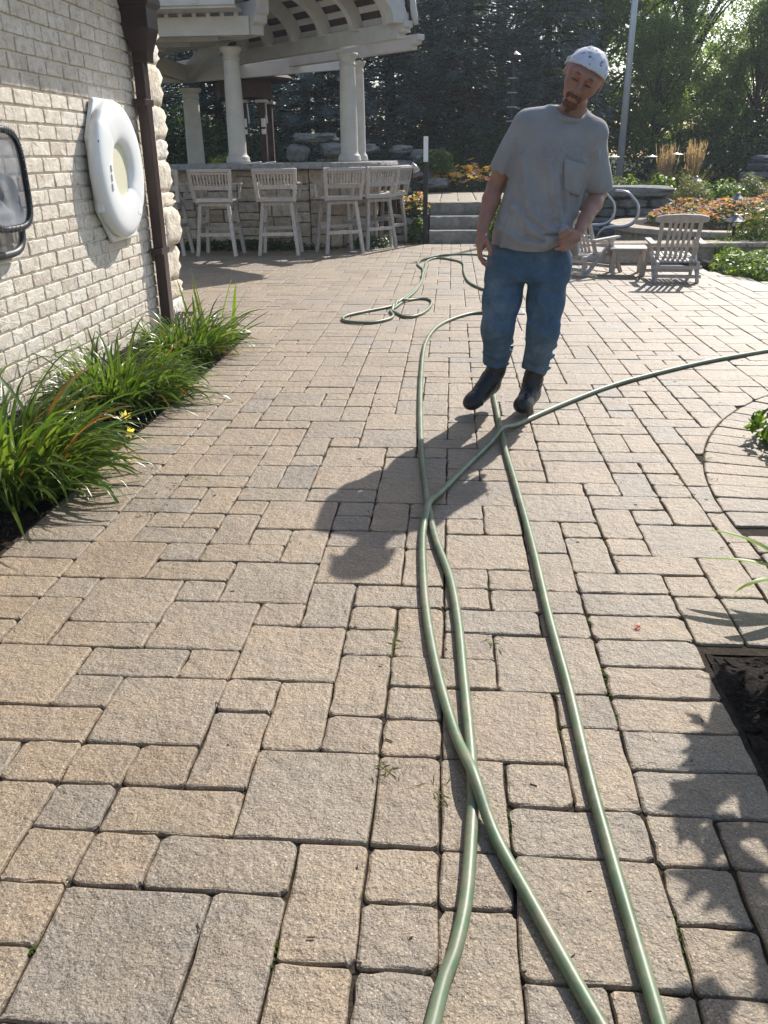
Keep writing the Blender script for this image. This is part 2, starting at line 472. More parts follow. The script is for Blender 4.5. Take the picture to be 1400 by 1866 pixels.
    M['deciduous_light'] = leafmat('deciduous_light_leaf', (.085, .14, .034), (.13, .19, .05), (.19, .245, .08), .60, .4, .35)
    M['willow'] = leafmat('willow_leaf', (.09, .12, .06), (.14, .17, .09), (.20, .23, .13), .5, .5, .3)
build_materials()

# ================================================================== SETTING
UX, UY = 0.149, 0.1463
WX = -2.53            # face of the brick wall
YC = 7.73             # far corner of the brick wall
ISL_C, ISL_R = (3.75, 3.2), 2.63     # round bed on the right

def sheet(name, poly, z, mat, kind='structure', parent=None):
    me = bpy.data.meshes.new(name)
    me.from_pydata([(p[0], p[1], z) for p in poly], [], [tuple(range(len(poly)))]); me.update()
    o = obj(name, me, mat, parent)
    if kind: o['kind'] = kind
    return o

sheet('ground', [(-300, -300), (300, -300), (300, 300), (-300, 300)], -0.09, M['ground'])
patio = sheet('patio', [(-1.66, -2), (.76, -2), (.76, 2.175), (6.5, 2.175), (6.5, 9.95), (3.35, 9.95), (3.2, 11.79), (1.5, 11.79), (1.5, 14.0), (.66, 14.7), (-.4, 14.7), (-.95, 15.6), (-9, 15.6), (-9, 6.8), (-1.66, 6.8)], -0.011, M['joint'])

def outline(x0, x1, y0, y1, r, k, wob, seed):
    """rounded, uneven rectangle; k points per corner and 2 along each side"""
    rr = random.Random(seed); pts = []
    for cx, cy, a0 in ((x1 - r, y1 - r, 0), (x0 + r, y1 - r, 90), (x0 + r, y0 + r, 180), (x1 - r, y0 + r, 270)):
        r2 = r * rr.uniform(.6, 1.35)
        for i in range(k):
            a = R(a0 + 90 * i / (k - 1))
            ox = cx + (r - r2) * (1 if cx > (x0 + x1) / 2 else -1); oy = cy + (r - r2) * (1 if cy > (y0 + y1) / 2 else -1)
            pts.append((ox + r2 * math.cos(a), oy + r2 * math.sin(a)))
    out = []
    n = len(pts)
    for i in range(n):
        out.append(pts[i]); q = pts[(i + 1) % n]
        d = math.hypot(q[0] - pts[i][0], q[1] - pts[i][1])
        if d > .06:
            m_ = 3 if d > .2 else 2
            for j in range(1, m_ + 1):
                t = j / (m_ + 1); out.append((pts[i][0] + (q[0] - pts[i][0]) * t, pts[i][1] + (q[1] - pts[i][1]) * t))
    ccx, ccy = (x0 + x1) / 2, (y0 + y1) / 2; res = []
    for p in out:
        ch = 1.0
        if wob > .002 and rr.random() < .12: ch = 1 - rr.uniform(.0015, .0045) / max(.03, math.hypot(p[0] - ccx, p[1] - ccy))     # chipped edge
        res.append((ccx + (p[0] - ccx) * ch + rr.uniform(-wob, wob), ccy + (p[1] - ccy) * ch + rr.uniform(-wob, wob)))
    return res

def block(mb, poly, z0, z1, ins, drop, frame=None, tilt=(0, 0), crown=0.0, seed=0, rough=0.0):
    """paver / brick / ashlar: outline poly, worn top edge"""
    rr = random.Random(seed)
    n = len(poly); cx = sum(p[0] for p in poly) / n; cy = sum(p[1] for p in poly) / n
    vs = []
    def ring(shr, z, rgh=0.0):
        for p in poly:
            dx, dy = p[0] - cx, p[1] - cy; L_ = math.hypot(dx, dy) or 1
            s_ = max(0.2, 1 - shr / L_)
            vs.append((cx + dx * s_, cy + dy * s_, z + dx * tilt[0] + dy * tilt[1] + rr.uniform(-rgh, rgh)))
    ring(0, z0); ring(0, z1 - drop, drop * .35); ring(ins * .35, z1 - drop * .28, drop * .15); ring(ins, z1, rough)
    vs.append((cx, cy, z1 + crown + rr.uniform(-rough, rough)))
    fs = []
    for lv in range(3):
        for k in range(n):
            fs.append((lv * n + k, lv * n + (k + 1) % n, (lv + 1) * n + (k + 1) % n, (lv + 1) * n + k))
    for k in range(n): fs.append((3 * n + k, 3 * n + (k + 1) % n, 4 * n))
    if frame:
        o, U, V, N = [Vector(q) for q in frame]
        vs = [o + U * a + V * b_ + N * c for a, b_, c in vs]
    mb.add(vs, fs)

# ---- pavers: the laid pattern read off the near ground, then continued the same way
PV = [(-6,8,1,1),(-5,8,1,1),(-4,8,2,1),(-5,6,2,2),(-2,7,1,2),(-1,7,1,1),(-1,9,1,2),(-8,15,2,2),(-8,14,2,1),(-6,14,2,2),(-7,13,2,1),(-5,13,1,1),(-9,12,2,2),(-7,12,1,1),(-8,11,2,1),(-6,11,2,2),(-4,12,1,1),(-4,13,2,2),(-4,15,1,1),(-3,15,1,2),(-3,11,1,2),(-4,10,1,2),(-2,11,1,1),(-3,9,2,2),(-2,12,1,2),(-2,14,1,1),(-7,10,1,1),(-6,10,1,1),(-5,10,1,1),(-5,9,2,1),(-7,9,1,1),(-1,14,1,2),(0,15,2,1),(0,14,1,1),(-1,13,2,1),(-1,12,1,1),(0,11,2,2),(1,13,2,2),(2,12,1,1),(2,10,1,2),(1,10,1,1),(0,9,1,2),(-1,11,1,1),(2,15,1,1),(1,16,2,1),(3,16,2,1),(3,15,2,1),(3,14,2,1),(3,13,2,1),(3,12,2,1),(3,11,2,1),(3,10,2,1),(5,15,1,2),(5,17,1,1),(0,8,1,1),(0,6,1,2),(1,9,2,1),(1,7,2,2),(1,6,1,1),(2,6,1,1),(3,9,1,1),(3,8,1,1),(3,7,1,1),(-11,16,2,1),(-9,16,1,1),(-6,16,1,1),(-5,16,2,2),(-7,17,2,1),(-9,17,2,2),(-7,18,1,1),(-6,18,2,1),(-4,18,1,2),(-5,19,1,1),(-6,19,1,2),(-8,19,2,1),(-9,19,1,2),(-8,20,1,1),(-7,20,1,1),(-9,21,2,1),(-5,20,2,2),(-6,21,1,1),(-7,21,1,2),(-6,22,2,1),(-8,22,1,1),(-9,22,1,2),(-3,21,1,1),(-3,20,1,1),(-3,17,2,2),(2,21,2,2),(2,23,2,1),(2,25,1,2),(3,24,2,2),(2,24,1,1),(2,19,1,2),(3,20,1,1),(3,18,1,2),(0,18,2,2),(0,20,1,1),(1,20,1,2),(2,17,1,2),(3,17,2,1),(4,18,2,1),(4,19,1,1),(4,20,1,2),(4,22,2,1),(4,23,1,1),(5,23,1,2),(5,25,1,1),(5,26,2,1),(5,19,2,2),(5,21,1,1),(6,21,1,2),(6,17,1,2)] + [(-3, 6, 1, 2), (-6, 7, 1, 1), (-6, 6, 1, 1), (-2, 6, 1, 1), (-1, 6, 1, 1), (-8, 10, 1, 1), (-7, 8, 1, 2)]
def yoff(x): return .35 if x < -2 else .30 - .025 * min(x, 14)
occ = {}; pavers = []
for (i, j, a, b) in PV:
    pavers.append((i, j, a, b))
    for p in range(a):
        for q in range(b): occ[(i + p, j + q)] = 1
def isl_d(x, y): return math.hypot(x - ISL_C[0], y - ISL_C[1])
def inside(x, y):
    if x < -1.63 and y < 6.9: return False
    if x < -2.42 and y < 7.95: return False
    if x > .755 and y < 2.17: return False
    if y < 3.2 and x > 1.19: return False
    if y >= 3.2 and isl_d(x, y) < ISL_R - .05: return False
    if y > 13.75 + (max(0, x + 1.9) * 1.3) and x < -.45: return False
    if y > 15.2: return False
    if x > -.45 and x < .7 and y > 14.6: return False
    if x >= .6 and x < 1.55 and y > 13.6: return False
    if x >= 1.5 and y > 11.8: return False
    if y > 9.87 and x > 3.5 - (y - 9.87) * .3: return False
    return -7.5 < x < 5.8 and y > -1.4
def cen(i, j): return ((i + .5) * UX, (j + .5 + yoff(i)) * UY)
# soldier courses along the two beds
for j in range(-9, 45):
    for i in (-11, 3):
        if i == 3 and j > 16: continue
        if (i, j) in occ or (i + 1, j) in occ: continue
        if i == -11 and j > 44: continue
        pavers.append((i, j, 2, 1)); occ[(i, j)] = occ[(i + 1, j)] = 1
prng = random.Random(5)
for j in range(-10, 106):
    for i in range(-51, 41):
        if (i, j) in occ or not inside(*cen(i, j)): continue
        opts = [(2, 2), (2, 1), (1, 2), (1, 1)]
        wts = [.34, .27, .24, .15]
        prng.shuffle(opts) if prng.random() < .3 else None
        while True:
            a, b = prng.choices([(2, 2), (2, 1), (1, 2), (1, 1)], [.30, .28, .24, .18])[0]
            cells = [(i + p, j + q) for p in range(a) for q in range(b)]
            if all(c not in occ and (inside(*cen(*c))) for c in cells): break
        for c in cells: occ[c] = 1
        pavers.append((i, j, a, b))
def paver_poly(i, j, a, b, near, seed):
    rr = random.Random(seed)
    g_ = rr.uniform(.0008, .0028)
    yo = yoff(i + a / 2)
    k = 4 if near else 3
    poly = outline(i * UX + g_, (i + a) * UX - g_, (j + yo) * UY + g_, (j + b + yo) * UY - g_, rr.uniform(.010, .020), k, .0024 if near else .0014, seed)
    out = []
    for x, y in poly:       # cut along the round bed
        if y >= 3.0:
            d = isl_d(x, y); lim = ISL_R + .002
            if d < lim:
                x = ISL_C[0] + (x - ISL_C[0]) / d * lim; y = ISL_C[1] + (y - ISL_C[1]) / d * lim
        elif x > 1.126: x = 1.126
        out.append((x, y))
    return out
def in_view(x, y):
    return y > .75 and abs(x + .08 * y) < .52 * y + .35
order = sorted(pavers, key=lambda q: ((q[0] + q[2] / 2) * UX) ** 2 + ((q[1] + q[3] / 2) * UY) ** 2 + (0 if in_view((q[0] + q[2] / 2) * UX, (q[1] + q[3] / 2) * UY) else 1000))
far_mb = MB()
for n_, (i, j, a, b) in enumerate(order):
    near = n_ < 300
    poly = paver_poly(i, j, a, b, near, n_ * 7 + 3)
    mb = MB() if near else far_mb
    rr = random.Random(n_)
    block(mb, poly, -.045, rr.uniform(-.002, .002), .0075 if near else .007, .007, None, (rr.uniform(-.006, .006), rr.uniform(-.006, .006)), .0008, n_, .0007 if near else 0)
    if near: mb.build('paver', M['paver'], patio, smooth=False)
# radial pavers of the band round the right bed
for k in range(-1, 46):
    a0 = R(180 - 3.35 * k - 1); a1 = R(180 - 3.35 * (k + 1) - 1)
    poly = []
    g_ = .0035
    r0, r1 = ISL_R - .003, ISL_R - .36
    for r_, a in ((r0, a0), (r0, a1), (r1, a1), (r1, a0)):
        s_ = g_ / r_ * (-1 if a is a0 else 1)
        poly.append((ISL_C[0] + r_ * math.cos(a + s_), ISL_C[1] + r_ * math.sin(a + s_)))
    poly2 = []
    for q in range(4):
        p, n2 = poly[q], poly[(q + 1) % 4]
        for t in (.05, .35, .65, .95): poly2.append((p[0] + (n2[0] - p[0]) * t + random.uniform(-.0015, .0015), p[1] + (n2[1] - p[1]) * t + random.uniform(-.0015, .0015)))
    block(far_mb, poly2[::-1], -.04, random.uniform(-.002, .002), .008, .007, None, (0, 0), .001, k)
j0 = 0
for j in range(-9, 22):
    y0 = j * .1515 - .02
    if y0 > 2.90: break
    if y0 < 2.1: continue
    poly = outline(1.137, 1.43, y0 + .003, y0 + .148, .015, 3, .001, j + 50)
    block(far_mb, poly, -.04, 0, .008, .007, None, (0, 0), .001, j)
fo = far_mb.build('paver_field', M['paver'], patio); fo['kind'] = 'stuff'

# soil of the beds
def soil(name, poly, z, bump_h=.02, mat='mulch', res=.06):
    """uneven planted soil inside a polygon (grid clipped by point test), skirt left open under the edge"""
    xs = [p[0] for p in poly]; ys = [p[1] for p in poly]
    nx = max(2, int((max(xs) - min(xs)) / res)); ny = max(2, int((max(ys) - min(ys)) / res))
    def pin(x, y):
        c = False
        for k in range(len(poly)):
            (x1, y1), (x2, y2) = poly[k], poly[k - 1]
            if (y1 > y) != (y2 > y) and x < (x2 - x1) * (y - y1) / (y2 - y1) + x1: c = not c
        return c
    idx = {}; vs = []; fs = []
    def vid(a, b):
        if (a, b) not in idx:
            x = min(xs) + (max(xs) - min(xs)) * a / nx; y = min(ys) + (max(ys) - min(ys)) * b / ny
            h = mnoise.fractal(Vector((x * 5, y * 5, z * 3)), 1, 2, 4) * bump_h + mnoise.noise(Vector((x * 31, y * 31, 0))) * bump_h * .5
            idx[(a, b)] = len(vs); vs.append((x, y, z + h))
        return idx[(a, b)]
    for a in range(nx):
        for b in range(ny):
            x = min(xs) + (max(xs) - min(xs)) * (a + .5) / nx; y = min(ys) + (max(ys) - min(ys)) * (b + .5) / ny
            if pin(x, y): fs.append((vid(a, b), vid(a + 1, b), vid(a + 1, b + 1), vid(a, b + 1)))
    me = bpy.data.meshes.new(name); me.from_pydata(vs, [], fs); me.update()
    o = obj(name, me, M[mat]); o['kind'] = 'structure'
    return o
soil('bed_soil', [(WX, -1.5), (-1.655, -1.5), (-1.655, 6.75), (-1.9, 6.95), (WX + .1, 7.0), (WX, 7.0)], -.035, .02, 'mulch', .045)
soil('bed_soil', [(.762, -1.5), (3.2, -1.5), (3.2, 2.17), (.762, 2.17)], -.012, .024, 'mulch', .03)
soil('bed_soil', [(1.45, 2.17)] + [(ISL_C[0] + (ISL_R - .37) * math.cos(R(a)), ISL_C[1] + (ISL_R - .37) * math.sin(R(a))) for a in range(180, -1, -8)] + [(6.01, 2.17)], -.02, .02, 'mulch', .08)

# ================================================================== HOUSE WALL
house = thing('brick_wall', 'whitewashed tan brick house wall beside the daylily bed', 'wall', (WX, 4, 0))
def lift(o):   # keep world coordinates while parented
    o.matrix_parent_inverse = Matrix.Translation(-Vector(o.parent.location)) if o.parent else Matrix.Identity(4)
    return o
def part(mb, name, mat, root, **k):
    o = mb.build(name, mat, root, **k)
    rz = root.rotation_euler[2]
    o.matrix_parent_inverse = (Matrix.Translation(root.location) @ Matrix.Rotation(rz, 4, 'Z')).inverted()
    return o
mb = MB(); mb.box((WX - .26, 2.36, 1.55), (.50, 10.72, 3.3))
part(mb, 'mortar_core', M['mortar'], house)
BH, BL = .0925, .25
bmesh_far = MB(); nb = 0
rows = []
for rI in range(0, 32):
    z0 = -.03 + rI * BH
    offs = (.5 if rI % 2 else 0) * BL + random.uniform(-.01, .01)
    y = 7.72
    first = True
    while y > -2.9:
        L_ = (BL * .5 if (first and rI % 2) else BL)
        L_ = L_ * random.choice((1, 1, 1, .98)) 
        y2 = y - L_
        rows.append((rI, z0, y2, y)); y = y2; first = False
def brick_vis(r): 
    _, z0, y0, y1 = r
    zmax = 1.05 + .215 * (y1 - 0) 
    return y1 > 4.9 - max(0, (1.0 - z0)) * .35 and z0 < 2.45
vis = [r for r in rows if brick_vis(r)]
rest = [r for r in rows if not brick_vis(r)]
if len(vis) > 300:
    vis.sort(key=lambda r: r[2], reverse=False)
    vis.sort(key=lambda r: (r[1] < .12) or (r[1] > 2.3))
    rest += vis[300:]; vis = vis[:300]
for n_, r in enumerate(vis + rest):
    near = n_ < len(vis)
    _, z0, y0, y1 = r
    mb = MB() if near else bmesh_far
    poly = outline(y0 + .0055, y1 - .0055, z0 + .007, z0 + BH - .007, .006, 2, .0022, n_ + 900)
    d = random.uniform(.003, .0065)
    block(mb, poly, -.03, d, .006, .005, ((WX, 0, 0), (0, 1, 0), (0, 0, 1), (1, 0, 0)), (random.uniform(-.012, .012), random.uniform(-.02, .02)), .001, n_, .0012)
    if near: part(mb, 'brick', M['brick'], house)
q = part(bmesh_far, 'brick_field', M['brick'], house); q['kind'] = 'stuff'
# rough stone end of the house beyond the bricks
stone_end = thing('stone_corner', 'rough cream stone corner at the far end of the brick wall', 'wall', (WX, 7.95, 0))
mb = MB(); mb.box((WX - 1.66, 8.02, 1.55), (3.1, .5, 3.3)); part(mb, 'mortar_core', M['mortar'], stone_end)
def rock(mb, c, size, seed, sub=2, amp=.12, sq=.55, rz=0.0):
    """quarried lump: a squared ball pushed in and out"""
    bm = bmesh.new(); bmesh.ops.create_icosphere(bm, subdivisions=sub, radius=1)
    Mz = Matrix.Rotation(rz, 3, 'Z')
    vs = []
    for v in bm.verts:
        p = v.co.normalized()
        mx = max(abs(p.x), abs(p.y), abs(p.z)); p = p * (1 - sq) + (p / mx) * sq
        n_ = mnoise.fractal(p * 1.3 + Vector((seed * 3.1, seed * 1.7, 0)), .9, 2.1, 4)
        p = p * (1 + amp * n_)
        q = Mz @ Vector((p.x * size[0] / 2, p.y * size[1] / 2, p.z * size[2] / 2))
        vs.append((q.x + c[0], q.y + c[1], q.z + c[2]))
    mb.add(vs, [tuple(v.index for v in f.verts) for f in bm.faces]); bm.free()
z = -.05; k = 0
srng = random.Random(3)
while z < 3.0:
    h = srng.choice((.13, .17, .22, .27, .32))
    big = .52 < z < .75
    mb = MB(); rock(mb, (WX - .225 + (.05 if big else 0), 7.97, z + h / 2), (.37 + srng.uniform(-.015, .015), .50, h * 1.03), k + 20, 3, .055, .95)
    part(mb, 'stone', M['quoin'], stone_end, smooth=True); z += h; k += 1
mb = MB()
for k2 in range(14):
    zz = -.05
    while zz < 3.0:
        h = srng.choice((.13, .17, .22, .27)); rock(mb, (WX - .42 - k2 * .21, 8.2, zz + h / 2), (.22, .18, h), k2 * 31 + int(zz * 50), 2, .1, .75); zz += h
part(mb, 'stone_field', M['quoin'], stone_end, smooth=True)['kind'] = 'stuff'
# eave over the wall (just above the picture)
eave = thing('roof_eave', 'brown roof eave and gutter over the brick wall', 'roof', (WX, 4, 2.75))
mb = MB(); mb.box((WX - .2, 2.35, 2.86), (1.45, 11.9, .05)); part(mb, 'soffit', M['copper_brown'], eave)
mb = MB(); mb.box((WX + .57, 2.35, 2.93), (.10, 11.9, .14)); part(mb, 'gutter', M['copper_brown'], eave, bevel=.01)
mb = MB(); mb.add([(WX + .62, -3.6, 3.0), (WX + .62, 8.3, 3.0), (WX - 3.2, 8.3, 4.9), (WX - 3.2, -3.6, 4.9), (WX + .62, -3.6, 2.96), (WX + .62, 8.3, 2.96), (WX - 3.2, 8.3, 4.86), (WX - 3.2, -3.6, 4.86)], [(0,1,2,3),(7,6,5,4),(0,4,5,1),(1,5,6,2),(2,6,7,3),(3,7,4,0)])
part(mb, 'roof_slope', M['roof_deck'], eave)
# rain leader with its box
dsx, dsy = WX + .075, 7.30
lead = thing('downspout', 'brown square metal downspout with a flared rain box at the wall corner', 'downspout', (dsx, dsy, 0))
mb = MB(); mb.box((dsx, dsy, 1.04), (.085, .115, 2.12)); part(mb, 'pipe', M['copper_brown'], lead, bevel=.008)
mb = MB()
prof = [(.055, .075, 2.03), (.06, .08, 2.1), (.105, .125, 2.26), (.105, .125, 2.40), (.13, .155, 2.42), (.13, .155, 2.47), (.115, .14, 2.49), (.115, .14, 2.62)]
vs = []; fs = []
for hx, hy, z in prof:
    for sx, sy in ((-1, -1), (1, -1), (1, 1), (-1, 1)): vs.append((dsx + .03 + sx * hx, dsy + sy * hy, z))
for i in range(len(prof) - 1):
    for k in range(4): fs.append((i * 4 + k, i * 4 + (k + 1) % 4, i * 4 + 4 + (k + 1) % 4, i * 4 + 4 + k))
fs += [(3, 2, 1, 0), tuple(len(vs) - 4 + k for k in range(4))]
mb.add(vs, fs); part(mb, 'rain_box', M['copper_brown'], lead, bevel=.006)
mb = MB(); mb.box((dsx + .03, dsy, 2.70), (.3, .36, .16)); part(mb, 'cap', M['copper_brown'], lead, bevel=.01)
for z in (1.75, .62):
    mb = MB(); mb.box((dsx - .005, dsy, z), (.10, .20, .05)); part(mb, 'bracket', M['copper_brown'], lead, bevel=.004)

# ================================================================== THINGS ON THE WALL
# life ring in its moulded white holder
ring = thing('life_ring_holder', 'white life ring on a white moulded backboard hung on the brick wall', 'life ring', (WX, 6.45, 1.25))
by, bz = 6.50, 1.262
bp = [(-.18, .475), (.22, .475), (.46, .26), (.46, -.26), (.36, -.49), (-.14, -.49), (-.34, -.26), (-.36, .22)]
mb = MB(); mb.prism([(by + a, bz + b) for a, b in bp], .012, .05, ((WX, 0, 0), (0, 1, 0), (0, 0, 1), (1, 0, 0)))
part(mb, 'backboard', M['white_plastic'], ring, bevel=.015)
mb = MB(); vs = []; fs = []
NU, NV = 72, 28
cy, cz = 6.51, 1.262
for i in range(NU):
    a = 2 * math.pi * i / NU
    for j in range(NV):
        b = 2 * math.pi * j / NV
        rr_ = .310 + .137 * math.copysign(abs(math.cos(b)) ** .75, math.cos(b))
        xx = .085 + .062 * math.copysign(abs(math.sin(b)) ** .8, math.sin(b))
        # shallow grooves where the rope bands sit
        for g0 in (R(128), R(318)):
            da = abs((a - g0 + math.pi) % (2 * math.pi) - math.pi)
            if da < .035: rr_ = .310 + (rr_ - .310) * .955; xx = .085 + (xx - .085) * .955
        vs.append((WX + xx, cy + rr_ * math.cos(a), cz + rr_ * math.sin(a) * 1.04))
for i in range(NU):
    for j in range(NV):
        fs.append((i * NV + j, i * NV + (j + 1) % NV, ((i + 1) % NU) * NV + (j + 1) % NV, ((i + 1) % NU) * NV + j))
mb.add(vs, fs); part(mb, 'ring', M['white_plastic'], ring, smooth=True)
mb = MB(); mb.prism([(cy + .19 * math.cos(R(a)), cz + .19 * math.sin(R(a))) for a in range(0, 360, 12)], .052, .098, ((WX, 0, 0), (0, 1, 0), (0, 0, 1), (1, 0, 0)))
part(mb, 'centre_panel', M['cream_plastic'], ring)
mb = MB(); mb.box((WX + .075, cy - .385, cz - .02), (.05, .022, .50)); part(mb, 'strap', M['white_plastic'], ring, bevel=.008)
mb = MB(); mb.box((WX + .09, cy - .375, cz + .19), (.07, .035, .014)); part(mb, 'clip', M['black_plastic'], ring)
mb = MB()
for dz in (.03, .0, -.03): mb.box((WX + .148, cy - .285 + dz * .2, cz - .04 + dz * 2.0), (.014, .030, .045))
part(mb, 'cleat', M['white_plastic'], ring, bevel=.003)
mb = MB(); mb.box((WX + .146, cy + .20, cz - .30), (.004, .07, .025)); part(mb, 'embossed_plate', M['white_plastic'], ring)

# two pool nets hanging by the edge of the picture
def net_outline(cy, cz, w_, h_, lean, n=40):
    out = []
    for k in range(n):
        a = 2 * math.pi * k / n
        c, s_ = math.cos(a), math.sin(a)
        u = w_ / 2 * math.copysign(abs(c) ** .5, c); v = h_ / 2 * math.copysign(abs(s_) ** .5, s_)
        u *= 1 + .12 * v / h_
        out.append((cy + u + lean * v, cz + v))
    return out
def hang_net(name, label, cy, cz, w_, h_, lean, x0, rim_m, bag_m, rim_r, sag, stitch):
    t = thing(name, label, 'pool net', (WX, cy, cz), 0, 'pool nets hung on the brick wall')
    ol = net_outline(cy, cz, w_, h_, lean)
    mb = MB(); mb.tube([(WX + x0 - .06 * (z - cz) * 0, y, z) for y, z in ol], rim_r, 8, closed=True)
    part(mb, 'rim', rim_m, t, smooth=True)
    vs = []; fs = []; n = len(ol); LV = 9
    for l in range(LV):
        s_ = 1 - l / LV
        for y, z in ol:
            dep = sag * (1 - s_ ** 2) * (1 + .35 * mnoise.noise(Vector((y * 7, z * 7, 2))))
            vs.append((WX + x0 - dep * .0 + (.006 + dep * .12) * mnoise.noise(Vector((y * 4, z * 4, l * .4))) - dep * .25, cy + (y - cy) * s_ - (.03 * (1 - s_)), cz + (z - cz) * s_ - sag * .9 * (1 - s_)))
    vs.append((WX + x0 - sag * .3, cy, cz - sag * .9))
    for l in range(LV - 1):
        for k in range(n): fs.append((l * n + k, l * n + (k + 1) % n, (l + 1) * n + (k + 1) % n, (l + 1) * n + k))
    for k in range(n): fs.append(((LV - 1) * n + k, (LV - 1) * n + (k + 1) % n, LV * n))
    mb = MB(); mb.add(vs, fs); part(mb, 'mesh_bag', bag_m, t, smooth=True)
    if stitch:
        mb = MB()
        for k in range(0, n):
            y, z = ol[k]; y2, z2 = ol[(k + 1) % n]
            for f in (0, .5):
                a, b = y + (y2 - y) * f, z + (z2 - z) * f
                ty, tz = y2 - y, z2 - z; L_ = math.hypot(ty, tz) or 1
                mb.beam((WX + x0 + rim_r * .9, a - tz / L_ * rim_r, b + ty / L_ * rim_r), (WX + x0 + rim_r * .9, a + tz / L_ * rim_r, b - ty / L_ * rim_r), .0022, .002, (1, 0, 0))
        part(mb, 'stitching', M['grey_frame'] if False else M['net_bag'], t)
    return t
hang_net('leaf_net', 'grey leaf net bag with a stitched black rim hung on the brick wall', 4.66, 1.245, .50, .50, -.10, .15, M['black_plastic'], M['net_bag'], .019, .10, True)
hang_net('skimmer_net', 'dark flat skimmer net hanging behind and below the stitched leaf net', 4.70, 1.06, .56, .42, -.10, .045, M['grey_frame'], M['net_mesh'], .022, .02, False)

# ================================================================== HOSES
HOSE_A=[(-0.007,0.959),(0.011,1.041),(0.032,1.109),(0.054,1.233),(0.069,1.441),(0.073,1.545),(0.068,1.743),(0.057,1.983),(0.044,2.279),(0.018,2.57),(-0.035,2.878),(-0.069,3.166),(-0.095,3.509),(-0.127,3.963),(-0.16,4.754),(-0.181,5.557),(-0.182,6.439),(-0.11,7.102),(0.051,7.564),(0.24,7.817),(0.359,7.677),(0.37,6.876),(0.314,5.894),(0.277,5.076),(0.274,4.656),(0.282,3.98),(0.301,3.46),(0.319,2.848),(0.326,2.328),(0.338,1.948),(0.342,1.58),(0.35,1.365),(0.359,1.177),(0.369,0.985)]
HOSE_B=[(0.27,0.978),(0.234,1.072),(0.171,1.241),(0.114,1.395),(0.065,1.581),(0.013,1.831),(-0.028,2.089),(-0.062,2.413),(-0.084,2.827),(-0.081,3.055),(-0.053,3.255),(0.015,3.48),(0.145,3.851),(0.281,4.2),(0.427,4.448),(0.711,4.843),(1.03,5.232),(1.368,5.555),(1.821,5.933),(2.344,6.281),(2.79,6.54)]
HOSE_C=[(0.693,11.886),(0.546,12.433),(0.375,12.669),(0.17,12.747),(-0.038,12.683),(-0.191,12.547),(-0.337,12.234),(-0.423,11.851),(-0.43,11.507),(-0.38,11.181),(-0.345,10.943),(-0.326,10.037),(-0.365,9.199),(-0.434,8.652),(-0.505,8.182),(-0.544,7.99),(-0.541,7.863),(-0.508,7.693),(-0.535,7.495),(-0.679,7.32),(-0.871,7.36),(-0.942,7.49),(-0.923,7.671),(-0.779,7.88),(-0.58,8.141),(-0.427,8.505),(-0.271,8.641),(-0.182,8.483),(-0.198,8.062),(-0.273,7.723),(-0.382,7.603),(-0.492,7.825),(-0.532,7.98),(-0.482,8.538),(-0.407,9.047),(-0.336,9.888),(-0.328,11.124),(-0.315,11.911),(-0.187,12.275),(0.015,12.051),(0.158,11.653),(0.165,10.674),(0.21,9.854),(0.33,9.353),(0.433,9.133)]
HR = .0140
def hose(pts, label, zfun, group='garden hoses lying on the pavers'):
    def run_on(a, b):      # carry on straight past the picture edge
        q = math.hypot(a[0] - b[0], a[1] - b[1]); return [(a[0] + (a[0] - b[0]) / q * s_, a[1] + (a[1] - b[1]) / q * s_) for s_ in (.1, .3, .6, 1.0)]
    pts = run_on(pts[0], pts[1])[::-1] + list(pts) + (run_on(pts[-1], pts[-2]) if pts[-1][1] < 2 else [])
    P3 = [(p[0], p[1], HR) for p in pts]
    cs = catmull(P3, 7)
    out = []
    for p in cs: out.append((p.x, p.y, HR + zfun(p.x, p.y)))
    mb = MB(); mb.tube(out, HR, 10)
    o = mb.build('garden_hose', M['hose'], None, smooth=True)
    return tag(o, label, 'hose', group)
def over(pts_xy, h=.031, s=.06):
    return lambda x, y: max([0] + [h * math.exp(-((x - a) ** 2 + (y - b) ** 2) / s ** 2) for a, b in pts_xy])
def crossings(P, Q):
    cp = [(v.x, v.y) for v in catmull([(a, b, 0) for a, b in P], 7)]; cq = [(v.x, v.y) for v in catmull([(a, b, 0) for a, b in Q], 7)]
    out = []
    for i in range(len(cp) - 1):
        for j in range(len(cq) - 1):
            if P is Q and abs(i - j) < 8: continue
            (x1, y1), (x2, y2), (x3, y3), (x4, y4) = cp[i], cp[i + 1], cq[j], cq[j + 1]
            d = (x2 - x1) * (y4 - y3) - (y2 - y1) * (x4 - x3)
            if abs(d) < 1e-9: continue
            t = ((x3 - x1) * (y4 - y3) - (y3 - y1) * (x4 - x3)) / d; u = ((x3 - x1) * (y2 - y1) - (y3 - y1) * (x2 - x1)) / d
            if 0 <= t <= 1 and 0 <= u <= 1: out.append((x1 + t * (x2 - x1), y1 + t * (y2 - y1), i))
    return out
hose(HOSE_A, 'long green hose looping behind the man and back in two straight runs', lambda x, y: 0)
hose(HOSE_B, 'green hose running from the right edge and crossing over the two-run hose', over([(a, b) for a, b, _ in crossings(HOSE_B, HOSE_A)], .032, .11))
_self = crossings(HOSE_C, HOSE_C)
_cs = catmull([(a, b, 0) for a, b in HOSE_C], 7); _half = len(_cs) // 2
